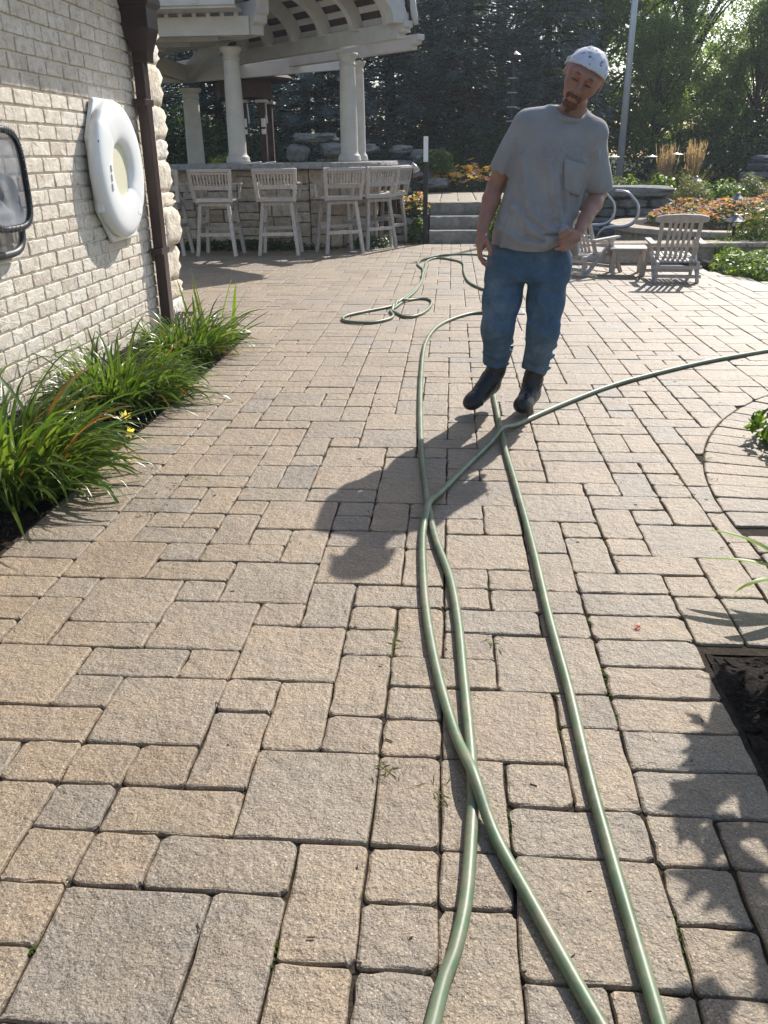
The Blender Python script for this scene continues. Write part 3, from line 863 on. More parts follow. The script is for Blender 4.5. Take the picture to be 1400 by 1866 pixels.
def zc():
    up = [(a, b) for a, b, i in _self if i > _half]
    out = []
    P3 = []
    for k, p in enumerate(_cs):
        h = max([0] + [.031 * math.exp(-((p.x - a) ** 2 + (p.y - b) ** 2) / .09 ** 2) for a, b, i in _self if abs(i - k) < 12 and i > min(ii for a2, b2, ii in _self if abs(a2 - a) + abs(b2 - b) < .05)])
        P3.append((p.x, p.y, HR + h))
    mb = MB(); mb.tube(P3, HR * .97, 9)
    tag(mb.build('garden_hose', M['hose'], None, smooth=True), 'far green hose lying in loose loops between the stools and the man', 'hose', 'garden hoses lying on the pavers')
zc()
# drain cover between the boots and the petal on the pavers
dr = thing('drain_cover', 'small pale square drain cover set in the pavers behind the man', 'drain cover', (.60, 7.95, 0))
mb = MB(); mb.box((.60, 7.95, .004), (.17, .26, .014)); part(mb, 'frame', M['lamp_pale'], dr, bevel=.003)
mb = MB()
for k in range(6): mb.box((.60, 7.86 + k * .036, .0125), (.13, .014, .004))
part(mb, 'grate', M['white_metal'], dr)
mb = MB()
for k in range(5):
    a = k * 1.25; mb.add([(.59, 2.29, .003), (.59 + .009 * math.cos(a), 2.29 + .009 * math.sin(a), .008), (.59 + .012 * math.cos(a + .5), 2.29 + .012 * math.sin(a + .5), .005), (.59 + .008 * math.cos(a + 1), 2.29 + .008 * math.sin(a + 1), .009)], [(0, 1, 2, 3)])
tag(mb.build('fallen_petal', M['red_flower'], None), 'single red petal lying on a paver', 'petal')

# ================================================================== BORDER PLANTS
def strap_leaf(mb, base, az, L_, w_, lift, droop, twist=0.0, seg=9):
    """long arching leaf with a folded midrib"""
    x, y, z = base; d = Vector((math.cos(az), math.sin(az), 0)); sd = Vector((-d.y, d.x, 0))
    el = lift; p = Vector(base); vs = []; fs = []
    for i in range(seg + 1):
        t = i / seg
        ww = w_ * (math.sin(math.pi * min(1, .18 + t * .82)) ** .6 if t < 1 else 0) * (1 - .25 * t)
        dirv = d * math.cos(el) + Vector((0, 0, math.sin(el)))
        nrm = sd.cross(dirv) * -1
        s2 = sd * math.cos(twist * t) + nrm * math.sin(twist * t)
        vs += [p - s2 * ww / 2 + nrm * ww * .18, p, p + s2 * ww / 2 + nrm * ww * .18]
        p = p + dirv * (L_ / seg)
        el -= droop / seg * (0.4 + 1.3 * t)
        if p.z < .012: p.z = .012; el = max(el, -.05)
    for i in range(seg):
        for k in range(2): fs.append((i * 3 + k, i * 3 + k + 1, i * 3 + 4 + k, i * 3 + 3 + k))
    mb.add(vs, fs)
LEAF_VAR = []
def leaf_variants():
    for k in range(26):
        mb = MB(); rr = random.Random(k + 400); random.seed(k)
        strap_leaf(mb, (0, 0, 0), 0, rr.uniform(.42, .68), rr.uniform(.018, .030), R(rr.uniform(40, 84)), R(rr.uniform(75, 165)), rr.uniform(-1.2, 1.2))
        LEAF_VAR.append(mb.mesh('leaf', True))
        LEAF_VAR[-1].materials.append(M['lily'] if k < 24 else M['lily_dry'])
leaf_variants()
def daylily(x, y, rad, n_obj, n_mass, scale, label, seed, lean=(0, 0)):
    rr = random.Random(seed)
    t = thing('daylily', label, 'daylily', (x, y, -.03), 0, 'daylily clumps along the brick wall')
    def spot():
        a = rr.uniform(0, 2 * math.pi); r_ = rad * math.sqrt(rr.random()) * .62
        az = a + rr.gauss(0, .55)
        # leaves reach for the light and the paving
        dx, dy = math.cos(az) + lean[0], math.sin(az) + lean[1]
        return (r_ * math.cos(a), r_ * math.sin(a)), math.atan2(dy, dx)
    for k in range(n_obj):
        (px_, py_), az = spot()
        me = LEAF_VAR[rr.choice(range(24)) if rr.random() > .025 else rr.choice((24, 25))]
        o = obj('leaf', me, None, t); o.location = (px_, py_, 0)
        s_ = scale * rr.uniform(.72, 1.22)
        o.rotation_euler = (rr.uniform(-.2, .2), rr.uniform(-.25, .25), az); o.scale = (s_, s_, s_ * rr.uniform(.85, 1.15))
    mb = MB()
    for k in range(n_mass):
        (px_, py_), az = spot()
        s_ = scale * rr.uniform(.5, 1.0)
        strap_leaf(mb, (px_, py_, 0), az, .56 * s_, .024 * s_, R(rr.uniform(35, 88)), R(rr.uniform(40, 140)), rr.uniform(-1, 1), 6)
    q = mb.build('leaf_mass', M['lily'], t, smooth=True); q['kind'] = 'stuff'
    mb = MB()
    for k in range(9):
        (px_, py_), az = spot()
        strap_leaf(mb, (px_, py_, .0), az, .42 * scale * rr.uniform(.7, 1.2), .014 * scale, R(rr.uniform(15, 60)), R(rr.uniform(60, 150)), rr.uniform(-1, 1), 6)
    mb.build('withered_leaf', M['lily_dry'], t, smooth=True)['kind'] = 'stuff'
    return t
daylily(-1.95, 3.40, .46, 260, 420, .98, 'large daylily clump nearest the camera with a few withered orange leaves', 1, (.62, -.12))
daylily(-1.93, 4.78, .44, 190, 420, .86, 'middle daylily clump just behind the yellow bloom', 2, (.60, -.12))
daylily(-1.93, 6.12, .40, 130, 300, .80, 'daylily clump at the foot of the downspout', 3, (.45, -.2))
daylily(-2.20, 2.55, .22, 24, 40, .75, 'small daylily clump cut by the left picture edge', 4, (.5, .1))
daylily(-2.28, 5.35, .22, 30, 40, .60, 'narrow daylily clump tight against the bricks', 5, (.3, -.2))
# iris fan by the bed's far end
ir = thing('iris', 'stiff upright iris fan at the far end of the daylily bed', 'iris', (-1.75, 6.62, -.03))
rr = random.Random(9)
for k, (az, ln, lf, dr_) in enumerate([(0.2, .46, 38, 12), (.1, .50, 62, 8), (.4, .55, 74, 6), (1.2, .5, 80, 8), (2.2, .52, 70, 10), (2.6, .56, 76, 6), (2.9, .60, 82, 5), (3.1, .4, 60, 12), (1.9, .42, 64, 10), (.5, .36, 30, 20)]):
    mb = MB(); strap_leaf(mb, (rr.uniform(-.10, .06) - (.18 if az > 1.5 else 0), rr.uniform(-.05, .05), 0), az, ln, .034, R(lf), R(dr_), .3, 7)
    obj('leaf', mb.mesh('leaf', True), M['bright_leaf'], ir)
# blooms
def petals(mb, c, r_, n, up=(0, 0, 1), cup=.4, rr=random):
    c = Vector(c); u = Vector(up).normalized(); x = u.orthogonal().normalized(); y = u.cross(x)
    for k in range(n):
        a = 2 * math.pi * k / n + rr.uniform(-.1, .1); b = a + 2.2 / n; cc = a - 2.2 / n
        f = lambda an, q, h: c + (x * math.cos(an) + y * math.sin(an)) * q + u * h
        mb.add([c, f(cc, r_ * .55, r_ * cup * .6), f(a, r_, r_ * cup * .7), f(b, r_ * .55, r_ * cup * .6)], [(0, 1, 2, 3)])
fl = thing('daylily_bloom', 'pale yellow daylily bloom at the edge of the bed', 'flower', (-1.66, 3.98, 0))
mb = MB(); mb.tube([(-1.80, 4.05, -.03), (-1.74, 4.02, .15), (-1.66, 4.08, .10)], .004, 6); part(mb, 'stem', M['lily'], fl)
for k, (p, u) in enumerate((((-1.645, 4.06, .11), (.3, -.5, .8)), ((-1.63, 4.02, .055), (.6, -.6, .1)))):
    mb = MB(); petals(mb, p, .034, 6, u, 1.3); petals(mb, p, .030, 6, u, 2.1); part(mb, 'bloom', M['yellow_flower'], fl, smooth=True)
mb = MB(); petals(mb, (-1.50, 3.72, .012), .03, 5, (0, 0, 1), .3)
tag(mb.build('fallen_bloom', M['yellow_flower'], None), 'small fallen yellow bloom lying on the border pavers', 'flower')
# leafy clumps made of many small leaves
def clump(name, label, cat, c, size, n, mats, leaf=(.03, .018), group=None, seed=0, flat=.0, stems=0, shell=.45, hang=0.0):
    """shrubby mound: leaves spread through the volume of a lumpy dome"""
    r2 = np.random.default_rng(seed)
    t = thing(name, label, cat, (c[0], c[1], c[2]), 0, group)
    tot = sum(w_ for _, w_ in mats)
    for mi, (mk, w_) in enumerate(mats):
        k = int(n * w_ / tot)
        d = r2.normal(size=(k, 3)); d[:, 2] = np.abs(d[:, 2]) - .15; d /= np.linalg.norm(d, axis=1)[:, None]
        rad = shell + (1 - shell) * r2.random(k) ** .6
        lump = np.array([1 + .35 * mnoise.noise(Vector((float(v[0]) * 2.2 + seed, float(v[1]) * 2.2, float(v[2]) * 2.2))) for v in d])
        P = d * (rad * lump)[:, None] * np.array(size) * np.array([.5, .5, 1.0])
        P[:, 2] = np.maximum(P[:, 2], .01)
        me = leaves_mesh(name + '_leaf', P, d + np.array([0, 0, .4 - hang]), leaf[0], leaf[1], r2)
        o = obj('foliage' if mi == 0 else 'leaf_tips', me, M[mk], t); o['kind'] = 'stuff'
    if stems:
        mb = MB()
        for k in range(stems):
            a = r2.uniform(0, 6.28); q = r2.uniform(.2, .8)
            mb.tube([(0, 0, 0), (size[0] * .25 * q * math.cos(a), size[1] * .25 * q * math.sin(a), size[2] * .45), (size[0] * .45 * q * math.cos(a), size[1] * .45 * q * math.sin(a), size[2] * .85)], [.006, .005, .002], 5)
        mb.build('stem', M['bark'], t)
    return t
def leaves_mesh(name, P, N, ln, wd, r2, jitter=.6, droop=0.0):
    """one folded rhombus leaf per point (4 triangles' worth), random heading around N"""
    k = len(P)
    N = N + r2.normal(scale=jitter, size=(k, 3)); N /= np.linalg.norm(N, axis=1)[:, None] + 1e-9
    a = r2.normal(size=(k, 3)); a[:, 2] -= droop
    U = a - N * (a * N).sum(1)[:, None]; U /= np.linalg.norm(U, axis=1)[:, None] + 1e-9
    W = np.cross(N, U)
    s = (r2.random(k) * .7 + .65)[:, None]
    L_, B = ln * s, wd * s
    fold = N * B * .25
    V = np.stack([P - U * L_ * .5, P + W * B * .5 + fold, P + U * L_ * .5, P - W * B * .5 + fold], 1).reshape(-1, 3)
    F = np.arange(4 * k).reshape(k, 4)
    return np_mesh(name, V, F)
clump('sedum_plant', 'small bright green leafy plant between the two rear daylilies', 'plant', (-1.86, 5.28, -.03), (.34, .34, .26), 900, [('bright_leaf', 1), ('shrub_green', .6)], (.045, .012), None, 3, stems=6)
clump('leafy_plant', 'bushy green plant in the round bed at the right picture edge', 'plant', (1.88, 4.02, -.02), (.68, .80, .44), 2600, [('shrub_green', 1), ('bright_leaf', .35)], (.055, .036), None, 4, stems=8)
def broadleaf(name, label, cat, base, leaves, mat):
    t = thing(name, label, cat, base)
    for (off, az, L_, w_, lf, dr_) in leaves:
        mb = MB(); strap_leaf(mb, off, az, L_, w_, R(lf), R(dr_), .4, 8); obj('leaf', mb.mesh('leaf', True), M[mat], t)
    return t
broadleaf('bed_plant', 'yellow green pointed leaves reaching in over the right edge pavers', 'plant', (1.10, 2.50, .02), [((0, 0, .10), 2.75, .30, .044, 30, 50), ((0, .0, .08), 2.95, .28, .036, 12, 30), ((.02, -.05, .06), 3.5, .26, .05, 22, 60), ((.1, 0, .1), 1.2, .3, .04, 50, 60), ((.1, .1, .1), 2.2, .3, .04, 60, 60)], 'bright_leaf')
# shrub just out of the picture whose shadow falls on the near right pavers
t_ = clump('garden_shrub', 'broad leaved shrub in the dark mulch bed beside the near right pavers', 'shrub', (1.62, 2.05, -.02), (.5, .5, .5), 40, [('shrub_green', 1)], (.06, .045), None, 8, stems=9, shell=.45)
def lobed_leaves(t, pts, size, seed):
    rr = random.Random(seed); mb = MB()
    shape = [(0, -.5), (.16, -.42), (.46, -.30), (.30, -.12), (.50, .12), (.22, .12), (.0, .55), (-.22, .12), (-.50, .12), (-.30, -.12), (-.46, -.30), (-.16, -.42)]
    for p in pts:
        s_ = size * rr.uniform(.7, 1.25)
        Mx = Matrix.Rotation(rr.uniform(0, 6.28), 3, 'Z') @ Matrix.Rotation(rr.gauss(.5, .35), 3, 'X') @ Matrix.Rotation(rr.gauss(0, .3), 3, 'Y')
        vs = [Vector(p)] + [Vector(p) + Mx @ Vector((a * s_, b * s_, abs(a) * s_ * .25)) for a, b in shape]
        mb.add(vs, [(0, k + 1, (k + 1) % 12 + 1) for k in range(12)])
    q = mb.build('lobed_leaf', M['shrub_green'], t); q.matrix_parent_inverse = Matrix.Translation(-Vector(t.location)); q['kind'] = 'stuff'
_r = random.Random(14); _p = []; _mb = MB()
for k in range(34):
    h = _r.uniform(.55, 1.12)
    tip = (_r.uniform(.98, 1.6), _r.uniform(1.5, 2.75), h)
    _mb.tube([(1.62, 2.05, 0), (1.62 + .4 * (tip[0] - 1.62), 2.05 + .3 * (tip[1] - 2.05), h * .55), tip], [.008, .006, .002], 5)
    for j in range(15):
        f_ = _r.uniform(.45, 1.05); _p.append((1.62 + (tip[0] - 1.62) * f_ + _r.gauss(0, .055), 2.05 + (tip[1] - 2.05) * f_ + _r.gauss(0, .055), h * f_ ** .8 + _r.gauss(0, .04)))
_p = [p for p in _p if p[2] > .40 and p[0] > .31 - .15 * p[2] + .334 * p[1]]
lobed_leaves(t_, _p, .135, 5)
q = _mb.build('branch', M['bark'], t_); q.matrix_parent_inverse = Matrix.Translation(-Vector(t_.location))

# weeds and debris in the joints
def weeds():
    mb = MB(); rr = random.Random(21)
    spots = [(-.14, 1.59), (-.13, 1.62), (-.02, 1.54), (.01, 1.52), (-.15, 2.16), (-1.21, 3.11), (-1.22, 3.16), (-1.2, 3.42), (-1.14, 3.53), (.15, 2.19), (1.2, 3.9), (1.18, 3.6)]
    for x, y in spots:
        for k in range(9):
            a = rr.uniform(0, 6.28); q = rr.uniform(.01, .05)
            x0, y0 = x + rr.gauss(0, .02), y + rr.gauss(0, .02)
            mb.add([(x0, y0, .002), (x0 + q * math.cos(a), y0 + q * math.sin(a), rr.uniform(.003, .014)), (x0 + q * .6 * math.cos(a + .12), y0 + q * .6 * math.sin(a + .12), .003)], [(0, 1, 2)])
    o = mb.build('joint_weeds', M['olive_leaf'], None); tag(o, 'tiny dry weeds sprouting from the paver joints', 'weeds', None, 'stuff')
    mb = MB()
    for x, y in [(.45, 1.97), (.45, 2.34), (-.75, 1.085), (-.30, 1.10), (.31, 1.88), (.31, 1.93), (.445, 1.195), (.145, 1.43), (.145, 1.47), (.145, 1.77), (1.13, 3.75), (1.128, 3.4), (.447, 1.84), (.45, 2.05)]:
        for k in range(26):
            a = rr.uniform(0, 6.28); rock_ = (x + rr.gauss(0, .003), y + rr.gauss(0, .016), -.012 + rr.uniform(0, .007))
            mb.box(rock_, (.005, .005, .004), a, jit=.001)
    o = mb.build('joint_moss', M['moss'], None); tag(o, 'green moss tufts in the paver joints', 'moss', None, 'stuff')
    mb = MB()
    for k in range(150):
        y = rr.uniform(1.0, 7.5); x = rr.uniform(-.5, .42) * y
        a = rr.uniform(0, 6.28); L_ = rr.uniform(.004, .02)
        mb.box((x, y, .002), (L_, .0025, .002), a)
    o = mb.build('plant_litter', M['bark'], None); tag(o, 'scattered dark bits of plant litter on the paving', 'litter', None, 'stuff')
M['moss'] = simple('moss', (.05, .085, .012), (.03, .05, .01), .95, 60, .8, 120, .1)
weeds()
def mulch_chips(name, x0, x1, y0, y1, n, seed):
    r2 = np.random.default_rng(seed)
    mb = MB(); rr = random.Random(seed)
    for k in range(n):
        mb.box((rr.uniform(x0, x1), rr.uniform(y0, y1), rr.uniform(-.022, .006)), (rr.uniform(.01, .045), rr.uniform(.004, .012), .005), rot=Matrix.Rotation(rr.uniform(0, 6.28), 3, 'Z') @ Matrix.Rotation(rr.uniform(-.5, .5), 3, 'Y'))
    o = mb.build(name, M['mulch'], None); tag(o, None, None, None, 'stuff'); return o
tag(mulch_chips('bark_chips', .78, 1.5, .8, 2.14, 1500, 1), 'dark bark chips covering the bed at the right edge', 'bark chips')
tag(mulch_chips('bark_chips', -2.45, -1.68, 2.2, 6.7, 1500, 2), 'dark bark chips under the daylilies by the wall', 'bark chips')

# ================================================================== OUTDOOR BAR
CC = (-2.1, 14.6)             # centre of the bar's round corner
def bar_line(r, n=12, x_left=-7.4, y_back=16.4):
    """front outline of the bar at offset r from the corner centre"""
    pts = [(x_left, CC[1] - r), (CC[0], CC[1] - r)]
    for k in range(1, n + 1):
        a = R(-90 + 90 * k / n); pts.append((CC[0] + r * math.cos(a), CC[1] + r * math.sin(a)))
    pts.append((CC[0] + r, y_back))
    return pts
def strip_solid(mb, outer, inner, z0, z1):
    n = len(outer)
    vs = [(p[0], p[1], z0) for p in outer] + [(p[0], p[1], z1) for p in outer] + [(p[0], p[1], z0) for p in inner] + [(p[0], p[1], z1) for p in inner]
    fs = []
    for k in range(n - 1):
        fs += [(k, k + 1, n + k + 1, n + k), (2 * n + k + 1, 2 * n + k, 3 * n + k, 3 * n + k + 1), (n + k, n + k + 1, 3 * n + k + 1, 3 * n + k), (k + 1, k, 2 * n + k, 2 * n + k + 1)]
    fs += [(0, n, 3 * n, 2 * n), (n - 1, 3 * n - 1, 4 * n - 1, 2 * n - 1)]
    mb.add(vs, fs)
bar = thing('outdoor_bar', 'curved outdoor bar of tan ashlar stone with a thick pale stone counter', 'bar', (-3, 14.4, 0))
mb = MB(); strip_solid(mb, bar_line(.80), bar_line(.55), -.05, 1.16); part(mb, 'wall_core', M['bar_mortar'], bar)
# counter, chiselled front edge
mb = MB(); n_ = 90
o_ = bar_line(1.12, 16); i_ = bar_line(.40, 16)
def resample(pl, n):
    L_ = [0]
    for a, b in zip(pl[:-1], pl[1:]): L_.append(L_[-1] + math.hypot(b[0] - a[0], b[1] - a[1]))
    out = []
    for k in range(n):
        s_ = L_[-1] * k / (n - 1); i = max(0, min(len(pl) - 2, next((q for q in range(len(L_) - 1) if L_[q + 1] >= s_ - 1e-9), len(pl) - 2)))
        f = (s_ - L_[i]) / max(1e-9, L_[i + 1] - L_[i]); out.append((pl[i][0] + (pl[i + 1][0] - pl[i][0]) * f, pl[i][1] + (pl[i + 1][1] - pl[i][1]) * f))
    return out
O, I = resample(o_, 140), resample(i_, 140)
vs = []; fs = []; LV = [(-.012, 1.168), (0, 1.185), (.004, 1.205), (0, 1.23), (-.006, 1.247), (-.02, 1.256)]
for k in range(140):
    dx, dy = O[k][0] - I[k][0], O[k][1] - I[k][1]; q = math.hypot(dx, dy)
    for off, z in LV:
        j = mnoise.noise(Vector((O[k][0] * 9, O[k][1] * 9, z * 40))) * .018 if off > -.02 else 0
        vs.append((O[k][0] + dx / q * (off + j), O[k][1] + dy / q * (off + j), z))
    vs.append((I[k][0], I[k][1], 1.256)); vs.append((I[k][0], I[k][1], 1.168))
W_ = len(LV) + 2
for k in range(139):
    for a in range(W_): fs.append((k * W_ + a, (k + 1) * W_ + a, (k + 1) * W_ + (a + 1) % W_, k * W_ + (a + 1) % W_))
fs += [tuple(range(W_)), tuple((139 * W_ + a) for a in range(W_))[::-1]]
mb.add(vs, fs); part(mb, 'countertop', M['granite_top'], bar)
# ashlar facing, each stone its own piece
path = resample(bar_line(.82, 16), 400)
Ls = [0]
for a, b in zip(path[:-1], path[1:]): Ls.append(Ls[-1] + math.hypot(b[0] - a[0], b[1] - a[1]))
def at_len(s_):
    s_ = max(0, min(Ls[-1] - 1e-6, s_)); i = int(s_ / Ls[-1] * 399); i = min(i, 398)
    return path[i], (path[i + 1][0] - path[i][0], path[i + 1][1] - path[i][1])
srng = random.Random(12)
def facing(z0, z1, s0, s1, mat='limestone'):
    """split a band of wall into random ashlar rectangles"""
    cells = []
    def split(a0, a1, b0, b1):
        w_, h_ = a1 - a0, b1 - b0
        if w_ > .62 or (w_ > .36 and h_ <= .22 and srng.random() < .5) :
            c = a0 + w_ * srng.uniform(.35, .65); split(a0, c, b0, b1); split(c, a1, b0, b1)
        elif h_ > .27 or (h_ > .21 and srng.random() < .5):
            c = b0 + h_ * srng.uniform(.35, .65); split(a0, a1, b0, c); split(a0, a1, c, b1)
        else: cells.append((a0, a1, b0, b1))
    s_ = s0
    while s_ < s1 - .05:
        e = min(s1, s_ + srng.uniform(.6, 1.0)); split(s_, e, z0, z1); s_ = e
    return cells
for n_, (a0, a1, b0, b1) in enumerate(facing(.02, 1.165, 2.2, Ls[-1])):
    p, d = at_len((a0 + a1) / 2); q = math.hypot(*d); U = (d[0] / q, d[1] / q, 0); N = (U[1], -U[0], 0)
    mb = MB(); g_ = .006
    poly = outline(-(a1 - a0) / 2 + g_, (a1 - a0) / 2 - g_, b0 + g_, b1 - g_, .012, 2, .004, n_)
    block(mb, poly, -.06, srng.uniform(.004, .03), .014, .012, ((p[0], p[1], 0), U, (0, 0, 1), N), (srng.uniform(-.03, .03), srng.uniform(-.05, .05)), .006, n_, .003)
    part(mb, 'stone', M['limestone'], bar)
# two white cards on the counter
for x, y, rz, lb in ((-2.96, 13.62, .1, 'left white menu card lying on the bar counter'), (-2.74, 13.64, -.1, 'right white menu card lying on the bar counter')):
    mb = MB(); mb.beam((x - .075, y, 1.262), (x + .075, y, 1.275), .11, .012, (0, 0, 1)); tag(mb.build('menu_card', M['white_metal'], None), lb, 'card')
# low dark plants along the foot of the bar
clump('ground_plant', 'low dark plants along the foot of the bar behind the left stools', 'plant', (-3.3, 13.62, 0), (2.9, .28, .17), 2600, [('shrub_dark', 1)], (.05, .025), None, 31)
clump('ground_plant', 'low dark plants with white blooms under the angled stools', 'plant', (-1.3, 13.95, 0), (.7, .55, .17), 900, [('shrub_dark', 1), ('white_flower', .05)], (.05, .025), None, 32)

# ---- bar stools
def make_stool(label, mat='teak'):
    t = thing('bar_stool', label, 'bar stool', (0, 0, 0), 0, 'wooden bar stools around the outdoor bar')
    T = M[mat]
    # local: sitter faces +Y, back at -Y
    for sx in (-1, 1):
        for sy in (-1, 1):
            mb = MB(); mb.beam((sx * .205, sy * .17, .735), (sx * .285, sy * .245, 0), .052, .046, (0, 1, 0)); mb.build('leg', T, t, bevel=.004)
    mb = MB()
    mb.box((0, 0, .715), (.44, .38, .05)); mb.build('seat_frame', T, t, bevel=.004)
    mb = MB()
    for k in range(7): mb.box((0, -.20 + k * .0685, .785 - (.012 if 0 < k < 6 else 0)), (.54, .062, .026))
    mb.build('seat_slats', T, t, bevel=.003)
    mb = MB(); mb.box((0, -.235, .775), (.50, .03, .055)); mb.build('seat_rail', T, t, bevel=.003)
    for sx in (-1, 1):
        mb = MB(); mb.beam((sx * .262, -.225, .75), (sx * .295, -.31, 1.19), .052, .042, (0, 1, 0)); mb.build('back_post', T, t, bevel=.004)
        mb = MB(); mb.beam((sx * .30, -.285, 1.0), (sx * .325, .17, .985), .045, .026, (0, 0, 1)); mb.build('armrest', T, t, bevel=.004)
        mb = MB(); mb.beam((sx * .31, .14, .985), (sx * .285, .17, .78), .04, .035, (0, 1, 0)); mb.build('arm_post', T, t, bevel=.003)
    mb = MB(); mb.beam((-.272, -.302, 1.155), (.272, -.302, 1.155), .075, .03, (0, .25, 1)); mb.beam((-.27, -.307, 1.155), (.27, -.307, 1.155), .032, .075, (0, -.2, 1)); mb.build('top_rail', T, t, bevel=.005)
    mb = MB(); mb.beam((-.262, -.264, .945), (.262, -.264, .945), .03, .06, (0, -.2, 1)); mb.build('bottom_rail', T, t, bevel=.004)
    for k in range(11):
        x = -.225 + k * .045; mb = MB(); mb.beam((x, -.266, .97), (x * 1.04, -.300, 1.125), .021, .016, (0, 1, 0)); mb.build('slat', T, t)
    for sy, z in ((-1, .30), (1, .36)):
        q = .285 - .08 * z / .735
        mb = MB(); mb.beam((-q, sy * (.245 - .075 * z / .735), z), (q, sy * (.245 - .075 * z / .735), z), .03, .05, (0, 0, 1)); mb.build('foot_rail', T, t, bevel=.003)
    for sx in (-1, 1):
        q = .285 - .08 * .42 / .735
        mb = MB(); mb.beam((sx * q, -.2, .42), (sx * q, .2, .42), .028, .045, (0, 0, 1)); mb.build('side_rail', T, t, bevel=.003)
    return t
stools = [((-4.22, 12.98), 1, 'bar stool half hidden behind the rough stone house corner'), ((-3.42, 12.95), -2, 'second bar stool from the house corner, squarely facing the bar'), ((-2.53, 13.02), 3, 'third bar stool from the house corner, left of the wide gap'),
          ((-1.68, 13.26), 27, 'angled bar stool just right of the wide gap'), ((-1.24, 13.86), 44, 'bar stool tucked between the two other angled stools'), ((-1.06, 14.50), 66, 'sunlit bar stool at the rounded end of the bar')]
s0 = make_stool(stools[0][2])
for k, (p, a, lb) in enumerate(stools):
    if k == 0: s0.location = (p[0], p[1], 0); s0.rotation_euler = (0, 0, R(a))
    else: dup(s0, (p[0], p[1], 0), R(a), lb)
s6 = make_stool('reddish brown bar stool farthest round the bar end', 'teak_red'); s6.location = (-1.08, 15.10, 0); s6.rotation_euler = (0, 0, R(80))
for ch in s6.children:
    if ch.name.startswith(('top_rail', 'back_post', 'slat', 'seat_slats', 'armrest')): ch.data.materials[0] = M['teak']

# ================================================================== PAVILION OVER THE BAR
pav = thing('bar_pavilion', 'white timber pavilion with round columns and an arched slatted roof over the bar', 'pavilion', (-3, 15, 0))
def column(x, y, z0, z1, r, base=True):
    mb = MB()
    prof = [(r * 1.38, 0), (r * 1.38, .035), (r * 1.30, .05), (r * 1.34, .075), (r * 1.2, .10), (r * 1.05, .12), (r * 1.02, .16)] if base else [(r, 0)]
    h = z1 - z0
    prof += [(r * 1.0, h * .35), (r * .96, h * .6), (r * .87, h - .26), (r * .87, h - .255), (r * .96, h - .245), (r * .96, h - .225), (r * .88, h - .215), (r * .88, h - .17), (r * 1.12, h - .14), (r * 1.22, h - .11), (r * 1.24, h - .085)]
    mb.lathe(prof, (x, y, z0), 28)
    c = part(mb, 'column', M['column_paint'], pav, smooth=False)
    for p in c.data.polygons: p.use_smooth = abs(p.normal.z) < .75
    mb = MB(); mb.box((x, y, z1 - .042), (r * 2.75, r * 2.75, .085)); q = mb.build('capital', M['column_paint'], c, bevel=.008); q.matrix_parent_inverse = c.matrix_parent_inverse.copy()
    q.matrix_parent_inverse = (c.matrix_parent_inverse).copy()
D = Vector((-.70, .714, 0)).normalized(); Nn = Vector((.714, .70, 0)).normalized()
Mc, Rc, R2c, Lc = (-3.34, 14.1), (-1.64, 14.55), (-1.60, 15.75), (-4.72, 16.6)
column(*Mc, 1.256, 2.94, .135); column(*Rc, 1.256, 2.87, .135); column(*R2c, 1.256, 2.87, .105); column(*Lc, 0.0, 2.57, .16)
def wbeam(a, b, w_, h_, name='beam', mat='white_paint', up=(0, 0, 1)):
    mb = MB(); mb.beam(a, b, w_, h_, up); return part(mb, name, M[mat], pav, bevel=.008)
A0 = Vector((*Mc, 0)) - D * .95; A1 = Vector((*Mc, 0)) + D * 5.5
B0 = Vector((*Rc, 0)) - D * 1.42; B1 = Vector((*Rc, 0)) + D * 5.5
zB = 2.87
def corbel_beam(p0, p1, z0, h_, w_):
    """beam whose near end is cut in steps"""
    d = (p1 - p0).normalized(); L_ = (p1 - p0).length; sd = Vector((d.y, -d.x, 0))
    poly = [(0, z0 + h_), (0, z0 + h_ * .62), (.06, z0 + h_ * .55), (.06, z0 + h_ * .36), (.16, z0 + h_ * .28), (.16, z0), (L_, z0), (L_, z0 + h_)]
    mb = MB(); mb.prism(poly, -w_ / 2, w_ / 2, (p0, d, (0, 0, 1), sd)); return part(mb, 'beam', M['white_paint'], pav, bevel=.006)
corbel_beam(B0, B1, zB, .21, .16)
C0 = Vector((*R2c, 0)) - D * 1.38 + Vector((.12, .0, 0)); C1 = Vector((*R2c, 0)) + D * 4.5
corbel_beam(C0, C1, zB - .02, .20, .14)
corbel_beam(A0, A1, 2.94, .42, .20)
# vault: ribs from the bar-side beam over to the outer beam
span = (Vector((*Rc, 0)) - Vector((*Mc, 0))).dot(Nn)
a0s = Vector((*Mc, 0)).dot(D); b0s = Vector((*Rc, 0)).dot(D)
def vault_pt(s_, ang, r_off=0.0):
    """s along the vault axis, ang 0 (outer beam) .. 180 (inner beam)"""
    base = Nn * Vector((*Mc, 0)).dot(Nn) + D * s_
    return base + Nn * ((span + r_off) * math.cos(ang)) + Vector((0, 0, zB + .17 + (.80 + r_off) * math.sin(ang)))
def rib(s_, w_=.10, d_=.20, name='arched_rib'):
    mb = MB(); vs = []; fs = []; n = 22
    for k in range(n + 1):
        a = R(100) * k / n
        for ro, so in ((-d_, -w_ / 2), (-d_, w_ / 2), (0, w_ / 2), (0, -w_ / 2)): vs.append(vault_pt(s_ + so, a, ro))
    for k in range(n):
        for q in range(4): fs.append((k * 4 + q, k * 4 + (q + 1) % 4, k * 4 + 4 + (q + 1) % 4, k * 4 + 4 + q))
    fs += [(3, 2, 1, 0), tuple(n * 4 + q for q in range(4))]
    mb.add(vs, fs); return part(mb, name, M['white_paint'], pav)
sN = b0s - 1.22
for k in range(8): rib(sN + .08 + k * .78)
rib(sN - .10, .16, .26, 'fascia_arch')
